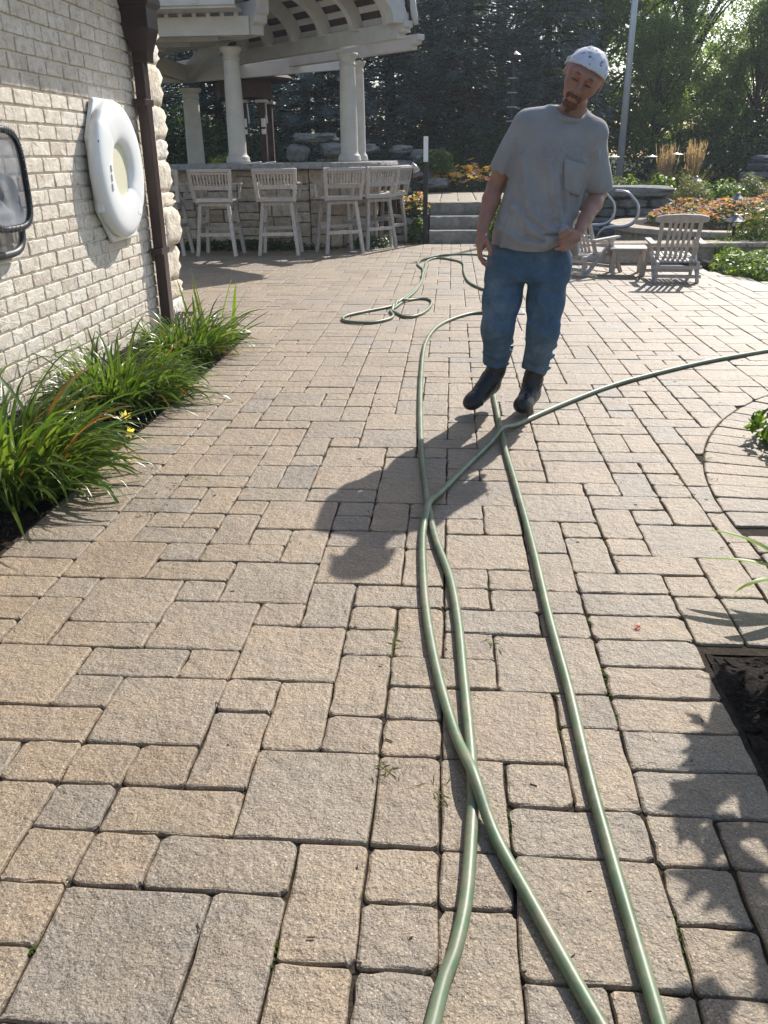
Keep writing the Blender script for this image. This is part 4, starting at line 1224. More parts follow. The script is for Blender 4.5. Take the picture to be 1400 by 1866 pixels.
for k in range(8):
    a = R(98) * (k + .55) / 8
    p0, p1 = vault_pt(sN - .15, a, .03), vault_pt(sN + 5.9, a, .03)
    c = vault_pt(sN, math.pi / 2, -1.0)
    mb = MB(); mb.beam(p0, p1, .085, .05, Nn * math.cos(a) + Vector((0, 0, math.sin(a)))); part(mb, 'purlin', M['white_paint'], pav)
mb = MB(); vs = []; fs = []
for k in range(25):
    a = R(104) * k / 24
    for s_ in (sN - .18, sN + 6.0):
        for ro in (.065, .11): vs.append(vault_pt(s_, a, ro))
for k in range(24):
    i = k * 4; j = i + 4
    fs += [(i, j, j + 2, i + 2), (i + 1, i + 3, j + 3, j + 1), (i, i + 1, j + 1, j), (i + 2, j + 2, j + 3, i + 3)]
mb.add(vs, fs); part(mb, 'vault_roof', M['roof_deck'], pav)
# front gutter end and small lamp at the vault's outer corner
e = vault_pt(sN - .15, R(6), .10)
mb = MB(); mb.tube([e + Vector((0, 0, .35)), e + Vector((.02, -.02, .12)), e + Vector((.05, -.03, .0)), e + Vector((.07, -.04, -.1))], [.05, .055, .05, .035], 10); part(mb, 'gutter_spout', M['white_paint'], pav, smooth=True)
# flat roof to the left: fascia, soffit with slots, stepped beams
yF = 13.38
xR, xL = -2.98, -8.2
mb = MB(); mb.box(((xR + xL) / 2, yF - .34, 3.42), (xR - xL, .06, .34)); part(mb, 'fascia', M['white_paint'], pav, bevel=.006)
for k in range(9):
    mb = MB(); mb.box((xR - .55 - k * .58, yF - .378, 3.42), (.085, .014, .30)); part(mb, 'fascia_batten', M['white_paint'], pav)
mb = MB(); mb.box(((xR + xL) / 2, yF - .13, 3.235), (xR - xL, .40, .03)); part(mb, 'soffit', M['white_paint'], pav)
for k in range(26):
    mb = MB(); mb.box((xR - .1 - k * .2, yF + .12, 3.205), (.06, .05, .06)); part(mb, 'vent_block', M['white_paint'], pav)
for k in range(6):
    y = 13.55 + k * .62
    xr = Mc[0] + D.x / D.y * (y - Mc[1]) - .1
    wbeam((xL, y, 3.06 - .0 * k), (xr, y, 3.06), .14, .24)
wbeam(Vector((*Lc, 2.70)) + Vector((-3.4, 0, 0)), Vector((*Lc, 2.70)), .18, .24)
wbeam(Vector((*Lc, 2.70)), Vector((*Mc, 3.12)), .16, .26, 'hip_beam')
wbeam(Vector((*Lc, 2.70)), Vector((-6.1, 14.1, 3.12)), .16, .26, 'hip_beam')
wbeam(Vector((*Lc, 2.70)), Vector((-1.9, 17.6, 2.95)), .16, .24)
mb = MB(); mb.box(((xR + xL) / 2 - .3, 15.2, 3.30), (xR - xL - .6, 3.6, .05)); part(mb, 'ceiling', M['white_paint'], pav)
mb = MB(); mb.box(((xR + xL) / 2 - .3, 15.15, 3.62), (xR - xL - .5, 4.2, .06)); part(mb, 'flat_roof', M['roof_deck'], pav)

# dark lantern-roofed shelter behind the bar
sh = thing('garden_shelter', 'dark brown shelter with a wide flat roof behind the bar', 'shelter', (-4.1, 18, 0))
mb = MB(); mb.lathe([(.95, 2.70), (.98, 2.74), (.15, 3.25), (.02, 3.3)], (-4.1, 18.2, 0), 8); part(mb, 'roof', M['roof_deck'], sh)
mb = MB(); mb.lathe([(.55, 2.40), (.55, 2.69)], (-4.1, 18.2, 0), 8); part(mb, 'roof_band', M['roof_deck'], sh)
for (x, y) in ((-4.10, 18.0), (-3.72, 18.0), (-4.5, 18.5), (-3.7, 18.6)):
    mb = MB(); mb.box((x, y, 1.2), (.12, .12, 2.4)); pt = part(mb, 'post', M['roof_deck'], sh, bevel=.01)
    mb = MB(); mb.box((x, y, 2.34), (.22, .22, .05)); part(mb, 'post_cap', M['column_paint'], sh)
for x in (-4.06, -3.70):
    for z, h_ in ((1.96, .15), (1.80, .09)):
        mb = MB(); mb.box((x, 17.92, z), (.075, .03, h_)); part(mb, 'outlet_box', M['white_metal'], sh, bevel=.004)
    mb = MB(); mb.tube([(x + .07, 17.93, 2.3), (x + .08, 17.93, 1.95)], .012, 6); part(mb, 'conduit', M['lamp_pale'], sh)

# ================================================================== STEPS, POST, ROCKS
steps = thing('stone_steps', 'three thick rough sandstone steps leading up between the flower beds', 'steps', (.13, 14.9, 0))
for k in range(3):
    y0 = 14.58 + k * .36; z1 = .20 * (k + 1) - .004
    mb = MB(); n = 26; vs = []; fs = []
    x0, x1 = -.36, .72
    prof = [(0.0, z1 - .20), (-.012, z1 - .14), (-.008, z1 - .07), (0.0, z1 - .022), (.016, z1 - .003), (.5, z1)]
    for i in range(n + 1):
        x = x0 + (x1 - x0) * i / n
        for q, (yo, z) in enumerate(prof):
            j = mnoise.noise(Vector((x * 7, z * 22, k * 3))) * .022 if q < 5 else 0
            vs.append((x, y0 + yo + j, z + (mnoise.noise(Vector((x * 6, k, 5))) * .006 if q in (3, 4) else 0)))
    W_ = len(prof)
    for i in range(n):
        for q in range(W_ - 1): fs.append((i * W_ + q, (i + 1) * W_ + q, (i + 1) * W_ + q + 1, i * W_ + q + 1))
    b = len(vs)
    vs += [(x0, y0 + .5, z1 - .2), (x1, y0 + .5, z1 - .2)]
    fs += [tuple([q for q in range(W_)] + [b]), tuple([n * W_ + q for q in range(W_)][::-1] + [b + 1])]
    mb.add(vs, fs); part(mb, 'step', M['step_stone'], steps)
land = sheet('landing', [(-.7, 15.3), (1.2, 15.3), (1.2, 19.6), (-.9, 19.6)], .586, M['joint'])
mb = MB()
lr = random.Random(31); cells = {}
for j in range(14):
    i = 0
    while i < 6:
        a = lr.choice((1, 1, 2)); a = min(a, 6 - i)
        poly = outline(-.85 + i * .32 + .006, -.85 + (i + a) * .32 - .006, 15.42 + j * .30 + .006, 15.42 + (j + 1) * .30 - .006, .03, 2, .003, i * 50 + j)
        block(mb, poly, .56, .597, .01, .008, None, (0, 0), .001, j); i += a
q = mb.build('paver_field', M['paver'], land); q['kind'] = 'stuff'
post = thing('hand_post', 'slim dark square post with a white upper half beside the stone steps', 'post', (-.425, 14.55, 0))
mb = MB(); mb.box((-.425, 14.55, .62), (.075, .075, 1.24)); part(mb, 'lower_post', M['dark_post'], post, bevel=.006)
mb = MB(); mb.box((-.425, 14.55, 1.425), (.072, .072, .37)); part(mb, 'white_top', M['white_metal'], post, bevel=.01)
mb = MB(); mb.lathe([(.02, 0), (.02, .07), (.06, .10), (.075, .16), (.02, .20), (0.001, .205)], (-.62, 15.0, 1.05), 12)
sp_ = thing('spot_lamp', 'small pale cone garden spot lamp above the yellow flowers', 'lamp', (-.62, 15.0, .3))
mb = MB(); mb.tube([(-.66, 15.02, .3), (-.66, 15.02, 1.12), (-.64, 15.0, 1.2)], .012, 6); part(mb, 'stem', M['dark_post'], sp_)
mb = MB(); mb.tube([(-.66, 15.0, 1.22), (-.62, 14.98, 1.18), (-.585, 14.96, 1.10)], [.02, .03, .06], 12); part(mb, 'lamp_head', M['lamp_pale'], sp_, smooth=True)

# raised beds behind the bar and beyond the pool
def mound(name, x0, x1, y0, y1, zf, mat='mulch', n=40):
    vs = []; fs = []
    for a in range(n + 1):
        for b in range(n + 1):
            x = x0 + (x1 - x0) * a / n; y = y0 + (y1 - y0) * b / n
            vs.append((x, y, zf(x, y) + .05 * mnoise.fractal(Vector((x * 1.6, y * 1.6, 1)), 1, 2, 3)))
    for a in range(n):
        for b in range(n): fs.append((a * (n + 1) + b, (a + 1) * (n + 1) + b, (a + 1) * (n + 1) + b + 1, a * (n + 1) + b + 1))
    me = bpy.data.meshes.new(name); me.from_pydata(vs, [], fs); me.update()
    o = obj(name, me, M[mat]); o['kind'] = 'structure'; return o
sm = lambda a, b, x: max(0, min(1, (x - a) / (b - a))) ** 2 * (3 - 2 * max(0, min(1, (x - a) / (b - a))))
mound('garden_slope', -.92, -.42, 14.75, 17.0, lambda x, y: .30)
mound('garden_slope', -14, -.9, 17.2, 34, lambda x, y: -.1 + .75 * sm(17.2, 20.5, y) + .5 * sm(20, 26, y))
mound('garden_slope', -.9, 1.2, 19.55, 34, lambda x, y: .55 + .45 * sm(19.6, 25, y))
mound('garden_slope', .74, 1.5, 13.65, 19.6, lambda x, y: .12 + .45 * sm(13.7, 16, y))
mound('garden_slope', 1.2, 16, 17.1, 34, lambda x, y: .35 * sm(17.1, 18.2, y) + .3 * sm(18, 24, y) + .05)
mound('garden_slope', 5.6, 16, 9.9, 17.2, lambda x, y: .1 + .2 * sm(5.6, 8, x))
mound('garden_slope', 3.2, 5.7, 9.95, 11.7, lambda x, y: -.05 + .12 * sm(9.95, 11.3, y), n=24)
def wall_of_rocks(name, label, rows_, mat, group=None):
    t = thing(name, label, 'rock wall', rows_[0][0])
    for k, (c, s_, rz, am, sq) in enumerate(rows_):
        mb = MB(); rock(mb, c, s_, k * 5 + len(label), 3, am, sq, rz); part(mb, 'stone', M[mat], t, smooth=False)
    return t
# pale boulders behind the bar
rr = random.Random(77); rw = []
for (px_, py_, pz, w_, h_) in [(-3.0, 20.5, 2.05, 1.15, .32), (-2.5, 20.4, 1.70, .95, .42), (-3.4, 20.4, 1.62, .8, .5), (-1.9, 20.6, 1.72, .9, .36), (-1.1, 20.7, 1.70, .8, .34), (-2.9, 20.1, 1.34, .8, .30), (-2.1, 20.0, 1.36, .7, .34), (-3.6, 20.0, 1.24, .9, .26), (-1.35, 20.2, 1.28, 1.0, .3), (-.6, 20.4, 1.46, 1.1, .42), (-2.6, 19.7, 1.05, .9, .28), (-1.7, 19.6, 1.0, 1.0, .3), (-3.3, 19.7, .98, .9, .3), (-.7, 19.9, 1.08, .9, .36), (-2.1, 19.2, .72, 1.0, .3), (-3.0, 19.2, .70, .9, .3), (-1.1, 19.3, .74, .9, .32), (-.35, 19.75, .86, .7, .3)]:
    w_ *= rr.uniform(.7, 1.15); h_ *= rr.uniform(.75, 1.3)
    rw.append(((px_ + rr.uniform(-.12, .12), py_ + rr.uniform(-.2, .2), pz * .86 + rr.uniform(-.05, .05)), (w_ * .8, .7, h_ * .66), rr.uniform(-.5, .5), .26, .5))
wall_of_rocks('boulder_wall', 'tiered pale boulder wall behind the bar under the spruces', rw, 'pale_rock')

# ================================================================== POOL SIDE
pool = sheet('pool_water', [(.9, 11.9), (9, 11.9), (9, 17.6), (.9, 17.6)], -.02, M['water'])
cop = thing('pool_coping', 'low tan masonry pool edge wall behind the garden chairs', 'wall', (2.8, 11.9, 0))
mb = MB(); mb.box((3.5, 11.90, .075), (4.0, .22, .25)); part(mb, 'wall_core', M['coping'], cop)
for k in range(7):
    mb = MB(); poly = outline(1.42 + k * .60 + .003, 1.42 + (k + 1) * .60 - .003, 11.73, 12.12, .012, 2, .003, k); block(mb, poly, .196, .248, .012, .01, None, (0, 0), .002, k); part(mb, 'cap_stone', M['coping'], cop)
for rI in range(2):
    for k in range(12):
        x0 = 1.46 + k * .36 - (.18 if rI else 0)
        mb = MB(); block(mb, outline(x0 + .004, x0 + .356, -.01 + rI * .10, .088 + rI * .10, .008, 2, .002, k + rI * 30), 0, .012, .008, .007, ((0, 11.792, 0), (1, 0, 0), (0, 0, 1), (0, -1, 0)), (0, 0), .002, k, .002); part(mb, 'stone', M['coping'], cop)
# round raised planter in the pool
PC, PR = (4.62, 15.0), 1.98
pl = thing('round_planter', 'round raised masonry planter standing in the pool with a broad tan rim', 'planter', (PC[0], PC[1], 0))
mb = MB(); mb.lathe([(PR - .10, -.3), (PR - .10, .19)], (PC[0], PC[1], 0), 72); part(mb, 'drum', M['coping'], pl)
for k in range(34):
    a0, a1 = R(360 / 34 * k), R(360 / 34 * (k + 1) - .25)
    poly = [(PC[0] + r_ * math.cos(a), PC[1] + r_ * math.sin(a)) for r_, a in [(PR, a0), (PR, (a0 + a1) / 2), (PR, a1), (PR - .36, a1), (PR - .36, (a0 + a1) / 2), (PR - .36, a0)]]
    mb = MB(); block(mb, poly, .185, .262, .014, .02, None, (0, 0), .002, k); part(mb, 'rim_stone', M['coping'], pl)
for k in range(30):
    a = R(180 + 6 * k); U = (-math.sin(a), math.cos(a), 0); N = (math.cos(a), math.sin(a), 0)
    o = (PC[0] + N[0] * (PR - .105), PC[1] + N[1] * (PR - .105), 0)
    mb = MB(); block(mb, outline(-.095, .095, -.06, .178, .01, 2, .002, k), 0, .016, .01, .008, (o, U, (0, 0, 1), N), (0, 0), .002, k, .002); part(mb, 'stone', M['coping'], pl)
mb = MB(); mb.lathe([(PR - .34, .15), (PR - .34, .24), (.02, .3)], (PC[0], PC[1], 0), 48); part(mb, 'soil', M['mulch'], pl)
def flower_bed(name, label, c, rx, ry, z, h, n, mats, seed, heads, hr, group=None):
    """mounded bedding plants: leaves below, many small blooms over the top"""
    r2 = np.random.default_rng(seed); rr = random.Random(seed)
    t = thing(name, label, 'flowers', (c[0], c[1], z), 0, group)
    k = n
    a = r2.random(k) * 6.283; q = np.sqrt(r2.random(k))
    top = np.array([h * (1 - .55 * qq ** 4) * (.72 + .5 * mnoise.noise(Vector((float(aa) * 1.5 + seed, float(qq) * 3, seed)))) for aa, qq in zip(a, q)])
    zz = top * (1 - r2.random(k) ** 2 * .8)
    P = np.stack([q * rx * np.cos(a), q * ry * np.sin(a), zz], 1)
    N = np.stack([np.cos(a) * q, np.sin(a) * q, np.ones(k) * .8], 1)
    obj('foliage', leaves_mesh('foliage', P, N, .05, .028, r2), M['shrub_dark'], t)
    for mk, cnt in heads:
        a = r2.random(cnt) * 6.283; q = np.sqrt(r2.random(cnt))
        top = np.array([h * (1 - .55 * qq ** 4) * (.72 + .5 * mnoise.noise(Vector((float(aa) * 1.5 + seed, float(qq) * 3, seed)))) for aa, qq in zip(a, q)])
        mb = MB()
        for i in range(cnt):
            r_ = hr * rr.uniform(.7, 1.3); p = (q[i] * rx * math.cos(a[i]), q[i] * ry * math.sin(a[i]), top[i] + rr.uniform(-.01, .035))
            petals(mb, p, r_, 6, (rr.gauss(0, .35), rr.gauss(-.2, .35), 1), .25, rr)
        mb.build('bloom', M[mk], t)['kind'] = 'stuff'
    return t
flower_bed('flower_bed', 'mounded bed of orange and peach flowers filling the round planter', (4.66, 15.05), 1.40, 1.42, .24, .42, 9000, None, 5, [('orange_flower', 1300), ('gold_flower', 420), ('pink_flower', 450), ('shrub_green', 700)], .032)
# stacked slab wall beyond the pool
rr = random.Random(8); rw = []
rw.append(((2.85, 17.2, .68), (2.45, 1.0, .19), .02, .05, .85))
for z, h_, xs in ((.475, .16, [(.9, .6), (1.55, .7), (2.2, .55), (2.8, .62), (3.35, .55), (3.85, .42)]), (.315, .15, [(1.1, .7), (1.75, .55), (2.35, .6), (2.95, .55), (3.55, .6)]), (.16, .15, [(1.0, .6), (1.6, .55), (2.2, .6), (2.8, .55), (3.3, .5), (3.75, .4)]), (.01, .15, [(1.2, .7), (1.9, .6), (2.5, .6), (3.1, .6), (3.6, .5)])):
    for x, w_ in xs: rw.append(((x, 17.18 + rr.uniform(-.05, .05), z), (w_, .7, h_ * 1.02), rr.uniform(-.05, .05), .09, .75))
wall_of_rocks('slab_wall', 'grey stacked stone wall with one long flat cap slab across the pool', rw, 'ledge_rock')
# small waterfall rocks with spray
wall_of_rocks('waterfall_rock', 'wet grey rocks of the little waterfall behind the man', [((1.75, 16.4, .12), (.5, .5, .34), .3, .2, .4), ((2.15, 16.55, .06), (.45, .4, .2), .1, .2, .4), ((1.35, 16.5, .25), (.5, .5, .5), .5, .2, .4), ((2.28, 16.85, .62), (.34, .36, .30), .2, .22, .35)], 'ledge_rock')
mb = MB(); rock(mb, (1.92, 16.15, .10), (.30, .25, .26), 4, 3, .5, .2); rock(mb, (2.15, 16.3, .02), (.5, .3, .06), 6, 3, .5, .2); rock(mb, (2.25, 16.3, .2), (.12, .08, .07), 7, 2, .5, .1); rock(mb, (2.3, 16.35, .09), (.22, .1, .05), 8, 2, .5, .1); rock(mb, (2.05, 15.9, -.01), (.9, .4, .04), 9, 3, .4, .2)
tag(mb.build('water_spray', M['foam'], None, smooth=True), 'white splashing water at the foot of the little waterfall', 'water', None, 'stuff')
# pool hand rail
hp = [(2.30, 14.25, -.2), (2.30, 14.2, .10), (2.38, 14.15, .24), (2.52, 14.1, .275), (2.68, 14.05, .285), (2.80, 14.02, .34), (2.86, 14.0, .46), (2.84, 14.0, .60), (2.76, 14.0, .70), (2.66, 14.02, .78), (2.5, 14.1, .80)]
hr_ = thing('pool_handrail', 'curved shiny steel pool handrail rising behind the left garden chair', 'handrail', (2.3, 14.2, 0))
mb = MB(); mb.tube(catmull(hp, 6), .026, 12); part(mb, 'rail', M['steel'], hr_, smooth=True)
mb = MB(); mb.tube(catmull([(p[0] - .30, p[1] + .35, p[2]) for p in hp], 6), .024, 12); part(mb, 'rail', M['steel'], hr_, smooth=True)

# ---- two slatted garden chairs and their table
def make_chair(label):
    t = thing('garden_chair', label, 'chair', (0, 0, 0), 0, 'weathered wooden garden chairs by the pool')
    T = M['teak_warm']
    # local: sitter faces +Y, back leans to -Y
    bt = lambda z: -.02 - (z - .16) * .44
    for sx in (-1, 1):
        mb = MB(); mb.beam((sx * .195, bt(.16), .16), (sx * .205, bt(.70), .68), .042, .03, (0, 1, 0)); mb.build('back_post', T, t, bevel=.003)
        mb = MB(); mb.beam((sx * .235, -.27, 0), (sx * .235, .22, .40), .03, .042, (0, 0, 1)); mb.build('leg', T, t, bevel=.003)
        mb = MB(); mb.beam((sx * .265, .36, 0), (sx * .265, .10, .40), .03, .045, (0, 0, 1)); mb.build('leg', T, t, bevel=.003)
        mb = MB(); mb.beam((sx * .22, -.30, .0), (sx * .22, -.26, .22), .03, .045, (0, 1, 0)); mb.build('rear_leg', T, t, bevel=.003)
        mb = MB(); mb.beam((sx * .265, -.20, .40), (sx * .275, .24, .425), .07, .024, (0, 0, 1)); mb.build('armrest', T, t, bevel=.005)
        mb = MB(); mb.beam((sx * .21, -.30, .20), (sx * .21, .34, .24), .028, .045, (0, 0, 1)); mb.build('seat_rail', T, t, bevel=.003)
    for k in range(7):
        x = -.165 + k * .055
        if k in (0, 6): continue
        mb = MB(); mb.beam((x, bt(.20), .20), (x * 1.05, bt(.66), .65), .032, .014, (0, 1, .4)); mb.build('slat', T, t, bevel=.002)
    poly = [(-.28, -.02), (-.285, .015), (-.27, .035), (-.18, .055), (0, .062), (.18, .055), (.27, .035), (.285, .015), (.28, -.02), (.22, -.035), (-.22, -.035)]
    mb = MB(); mb.prism(poly, -.014, .014, ((0, bt(.67), .665), (1, 0, 0), Vector((0, -.40, .92)).normalized(), Vector((0, -.92, -.40)).normalized())); mb.build('head_rail', T, t, bevel=.004)
    mb = MB(); mb.beam((-.2, bt(.24), .24), (.2, bt(.24), .24), .022, .04, (0, -.4, .92)); mb.build('back_rail', T, t)
    for k in range(8):
        x = -.168 + k * .048; mb = MB(); mb.beam((x, -.28, .225), (x, .34, .268), .034, .016, (0, 0, 1)); mb.build('seat_slat', T, t, bevel=.002)
    for y, z in ((-.29, .165), (-.285, .07), (.33, .06), (.12, .36)):
        mb = MB(); mb.beam((-.26, y, z), (.26, y, z), .022, .036, (0, 0, 1)); mb.build('cross_rail', T, t, bevel=.002)
    return t
ch = make_chair('weathered slatted garden chair seen squarely from behind, right of the low table')
ch.location = (2.52, 10.15, 0); ch.rotation_euler = (0, 0, R(-4))
dup(ch, (1.62, 10.75, 0), R(-48), 'weathered slatted garden chair partly hidden behind the man')
tb = thing('side_table', 'low weathered wooden side table between the two garden chairs', 'table', (2.10, 10.66, 0), R(-6))
for sx in (-1, 1):
    for sy in (-1, 1):
        mb = MB(); mb.box((sx * .165, sy * .16, .145), (.045, .045, .29)); mb.build('leg', M['teak_warm'], tb, bevel=.003)
    mb = MB(); mb.box((sx * .165, 0, .262), (.022, .28, .05)); mb.build('apron', M['teak_warm'], tb, bevel=.002)
    mb = MB(); mb.box((0, sx * .16, .262), (.29, .022, .05)); mb.build('apron', M['teak_warm'], tb, bevel=.002)
for k in range(6):
    mb = MB(); mb.box((0, -.19 + k * .076, .302), (.43, .071, .022)); mb.build('top_slat', M['teak_warm'], tb, bevel=.002)

# ---- path lamps
def path_lamp(x, y, z0, h, label, r=.11, mat='lamp_metal', tiers=True):
    t = thing('path_lamp', label, 'garden lamp', (x, y, z0), 0, 'garden path lamps')
    mb = MB(); mb.tube([(0, 0, 0), (0, 0, h - .05)], .016, 8); mb.build('stem', M['dark_post'], t)
    mb = MB(); mb.lathe([(r, h - .075), (r * 1.0, h - .068), (r * .55, h - .03), (r * .30, h - .005), (r * .26, h + .015), (.008, h + .03)] if tiers else [(r, h - .03), (r, h - .022), (r * .4, h - .004), (.01, h + .012)], (0, 0, 0), 20); mb.build('shade', M[mat], t)
    mb = MB(); mb.lathe([(.022, h - .13), (.03, h - .07)], (0, 0, 0), 10); mb.build('bulb_cup', M['lamp_pale'], t)
    return t
path_lamp(3.80, 12.3, .0, .545, 'dark cone path lamp in front of the pool wall beside the sedum', .135)
path_lamp(4.62, 15.0, .28, .42, 'dark path lamp standing in the orange flowers of the round planter', .12)
path_lamp(4.72, 18.0, .30, .585, 'dark path lamp among the shrubs beyond the slab wall', .13, 'lamp_metal')
path_lamp(3.10, 18.0, .35, .94, 'pale flat path lamp left of the flagpole foot', .13, 'lamp_pale', False)
path_lamp(4.04, 19.0, .40, .88, 'pale flat path lamp left of the first plume grass', .125, 'lamp_pale', False)
path_lamp(4.52, 19.0, .40, .92, 'pale flat path lamp between the two plume grasses', .15, 'lamp_pale', False)
# flagpole
fp = thing('flagpole', 'tall pale metal flagpole rising behind the man', 'flagpole', (3.60, 20, .3))
mb = MB(); mb.tube([(3.60, 20, .3), (3.60, 20, 7.5)], [.075, .052], 14); part(mb, 'pole', M['pole_metal'], fp, smooth=True)
mb = MB(); mb.lathe([(.11, .3), (.11, .36), (.08, .40)], (3.60, 20, 0), 16); part(mb, 'collar', M['pole_metal'], fp)
# dark thin tower light behind the man's shoulder
tw = thing('mast', 'thin dark mast with short cross arms behind the man', 'mast', (1.35, 22, .6))
mb = MB(); mb.tube([(1.35, 22, .6), (1.35, 22, 3.35)], .05, 8); part(mb, 'pole', M['dark_post'], tw)
mb = MB(); mb.lathe([(.02, 3.32), (.16, 3.35), (.18, 3.42), (.06, 3.5), (.05, 3.6)], (1.35, 22, 0), 12); part(mb, 'lamp_head', M['dark_post'], tw)
for k in range(4):
    mb = MB(); mb.tube([(1.24, 21.96, 2.05 + k * .3), (1.46, 21.96, 2.05 + k * .3)], .014, 6); part(mb, 'cross_arm', M['lamp_pale'], tw)

# ================================================================== GARDEN PLANTS
def plume_grass(x, y, z, h, label, seed):
    rr = random.Random(seed)
    t = thing('plume_grass', label, 'grass clump', (x, y, z), 0, 'plume grasses beyond the slab wall')
    mb = MB(); pm = MB()
    for k in range(90):
        a = rr.uniform(0, 6.28); q = abs(rr.gauss(0, .045)); lean = 0
        x0, y0 = .05 * math.cos(a), .05 * math.sin(a); x1, y1 = (q + .05) * math.cos(a) * 1.5, (q + .05) * math.sin(a) * 1.5
        hh = h * rr.uniform(.72, 1.05)
        mb.tube([(x0, y0, 0), ((x0 + x1) / 2 * .7, (y0 + y1) / 2 * .7, hh * .5), (x1 * .85, y1 * .85, hh * .8)], [.004, .003, .003], 3)
        for j in range(9):
            f = j / 8; px_, py_, pz = x1 * (.8 + .25 * f), y1 * (.8 + .25 * f), hh * (.70 + .30 * f)
            b = rr.uniform(0, 6.28); w_ = .012 * (1 - .6 * f)
            pm.add([(px_, py_, pz - .03), (px_ + w_ * math.cos(b), py_ + w_ * math.sin(b), pz), (px_, py_, pz + .045), (px_ - w_ * math.cos(b), py_ - w_ * math.sin(b), pz)], [(0, 1, 2, 3)])
    mb.build('stems', M['grass_tan'], t); pm.build('plumes', M['grass_tan'], t)
    mb = MB()
    for k in range(110):
        a = rr.uniform(0, 6.28); strap_leaf(mb, (.05 * math.cos(a), .05 * math.sin(a), 0), a, h * rr.uniform(.45, .75), .012, R(rr.uniform(68, 88)), R(rr.uniform(20, 80)), 0, 5)
    mb.build('blades', M['olive_leaf'], t)
plume_grass(4.28, 18.8, .35, 1.10, 'left of two tan plume grasses beyond the slab wall', 1)
plume_grass(4.86, 18.8, .35, 1.16, 'right of two tan plume grasses beyond the slab wall', 2)
clump('ground_cover', 'grey green ground cover along the top of the slab wall', 'ground cover', (2.9, 18.0, .50), (2.6, 1.1, .42), 5000, [('olive_leaf', 1), ('shrub_green', .8)], (.06, .02), None, 41)
clump('leafy_plant', 'bright leafy plant at the right end of the slab wall top', 'plant', (4.02, 17.9, .48), (.7, .5, .46), 900, [('bright_leaf', 1), ('shrub_green', .6)], (.09, .045), None, 42)
clump('leafy_plant', 'small bright leafy plant midway on the slab wall top', 'plant', (3.42, 17.8, .50), (.4, .4, .42), 500, [('bright_leaf', 1)], (.09, .04), None, 43)
clump('twiggy_shrub', 'rounded olive twiggy shrub right of the slab wall', 'shrub', (4.52, 17.5, .22), (.95, .9, .72), 5200, [('olive_leaf', 1), ('sedum', .4)], (.055, .016), None, 44)
clump('leafy_shrub', 'bright green shrub around the path lamp beyond the planter', 'shrub', (5.15, 17.8, .2), (1.1, .9, .66), 2600, [('bright_leaf', 1), ('shrub_green', .8)], (.09, .035), None, 45)
clump('grassy_plant', 'upright grassy plant at the right behind the planter', 'plant', (5.75, 18.0, .2), (.8, .7, .75), 2200, [('olive_leaf', 1), ('shrub_green', .6)], (.16, .014), None, 46)
clump('leafy_hedge', 'low clipped green hedge strip behind the round planter', 'hedge', (7.0, 17.6, .25), (2.6, .9, .36), 5200, [('sedum', 1), ('shrub_green', .5)], (.06, .03), None, 47)
clump('sedum_flowers', 'pale pink flowering sedum behind the hedge strip at the right', 'flowers', (7.1, 18.4, .35), (2.6, 1.0, .50), 4200, [('pink_flower', 1), ('white_flower', .35), ('sedum', 1)], (.06, .05), None, 48)
clump('coneflower', 'tall dry purplish flower stalks at the far right', 'flowers', (6.9, 17.9, .4), (1.2, .8, .95), 900, [('purple_leaf', 1), ('olive_leaf', .5)], (.09, .05), None, 49, stems=26, shell=.1)
# right foreground bank beyond the patio
clump('sedum_mat', 'low light green sedum mat spilling onto the pavers by the path lamp', 'ground cover', (3.62, 10.95, -.04), (.95, 1.7, .26), 7500, [('sedum', 1), ('bright_leaf', .6)], (.05, .026), None, 51)
clump('sedum_mat', 'low green sedum mat cut by the right picture edge', 'ground cover', (4.35, 10.45, -.04), (1.3, 1.3, .27), 6500, [('sedum', 1), ('shrub_green', .4)], (.05, .026), None, 52)
clump('perennial', 'loose grey green perennial with long arching leaves right of the path lamp', 'plant', (4.18, 12.3, 0), (1.0, 1.0, .70), 1500, [('shrub_green', 1), ('olive_leaf', .7)], (.17, .022), None, 53, shell=.25, stems=10)
clump('perennial', 'bushy broad leaved perennial behind the pale boulder at the right edge', 'plant', (4.75, 11.9, 0), (1.2, 1.0, .72), 2400, [('shrub_green', 1), ('bright_leaf', .5)], (.12, .045), None, 54)
pg = thing('leafy_tuft', 'short bright green grassy tuft at the foot of the path lamp', 'plant', (3.55, 11.85, .02))
mb = MB(); rr = random.Random(3)
for k in range(120): strap_leaf(mb, (rr.gauss(0, .05), rr.gauss(0, .05), 0), rr.uniform(0, 6.28), rr.uniform(.2, .36), .014, R(rr.uniform(40, 85)), R(rr.uniform(40, 120)), 0, 5)
mb.build('blades', M['bright_leaf'], pg)
mb = MB(); rock(mb, (4.22, 11.0, .12), (.72, .6, .46), 3, 3, .10, .7); tag(mb.build('garden_boulder', M['concrete_rock'], None, smooth=True), 'pale squared boulder at the right picture edge behind the sedum', 'boulder')
# dark stacked stone fountain far right
rr = random.Random(18); rw = []
for k, (w_, d_, z) in enumerate([(2.5, 1.6, .35), (2.3, 1.5, .60), (2.2, 1.4, .83), (1.9, 1.2, 1.02), (1.5, 1.0, 1.17), (1.05, .8, 1.29)]):
    for j in range(3): rw.append(((7.6 + (j - 1) * w_ / 3 + rr.uniform(-.1, .1), 21.0 + rr.uniform(-.1, .1), z), (w_ / 2.8, d_, .17), rr.uniform(-.1, .1), .1, .7))
wall_of_rocks('stone_cascade', 'dark stepped pile of flat stones at the far right', rw, 'ledge_rock')
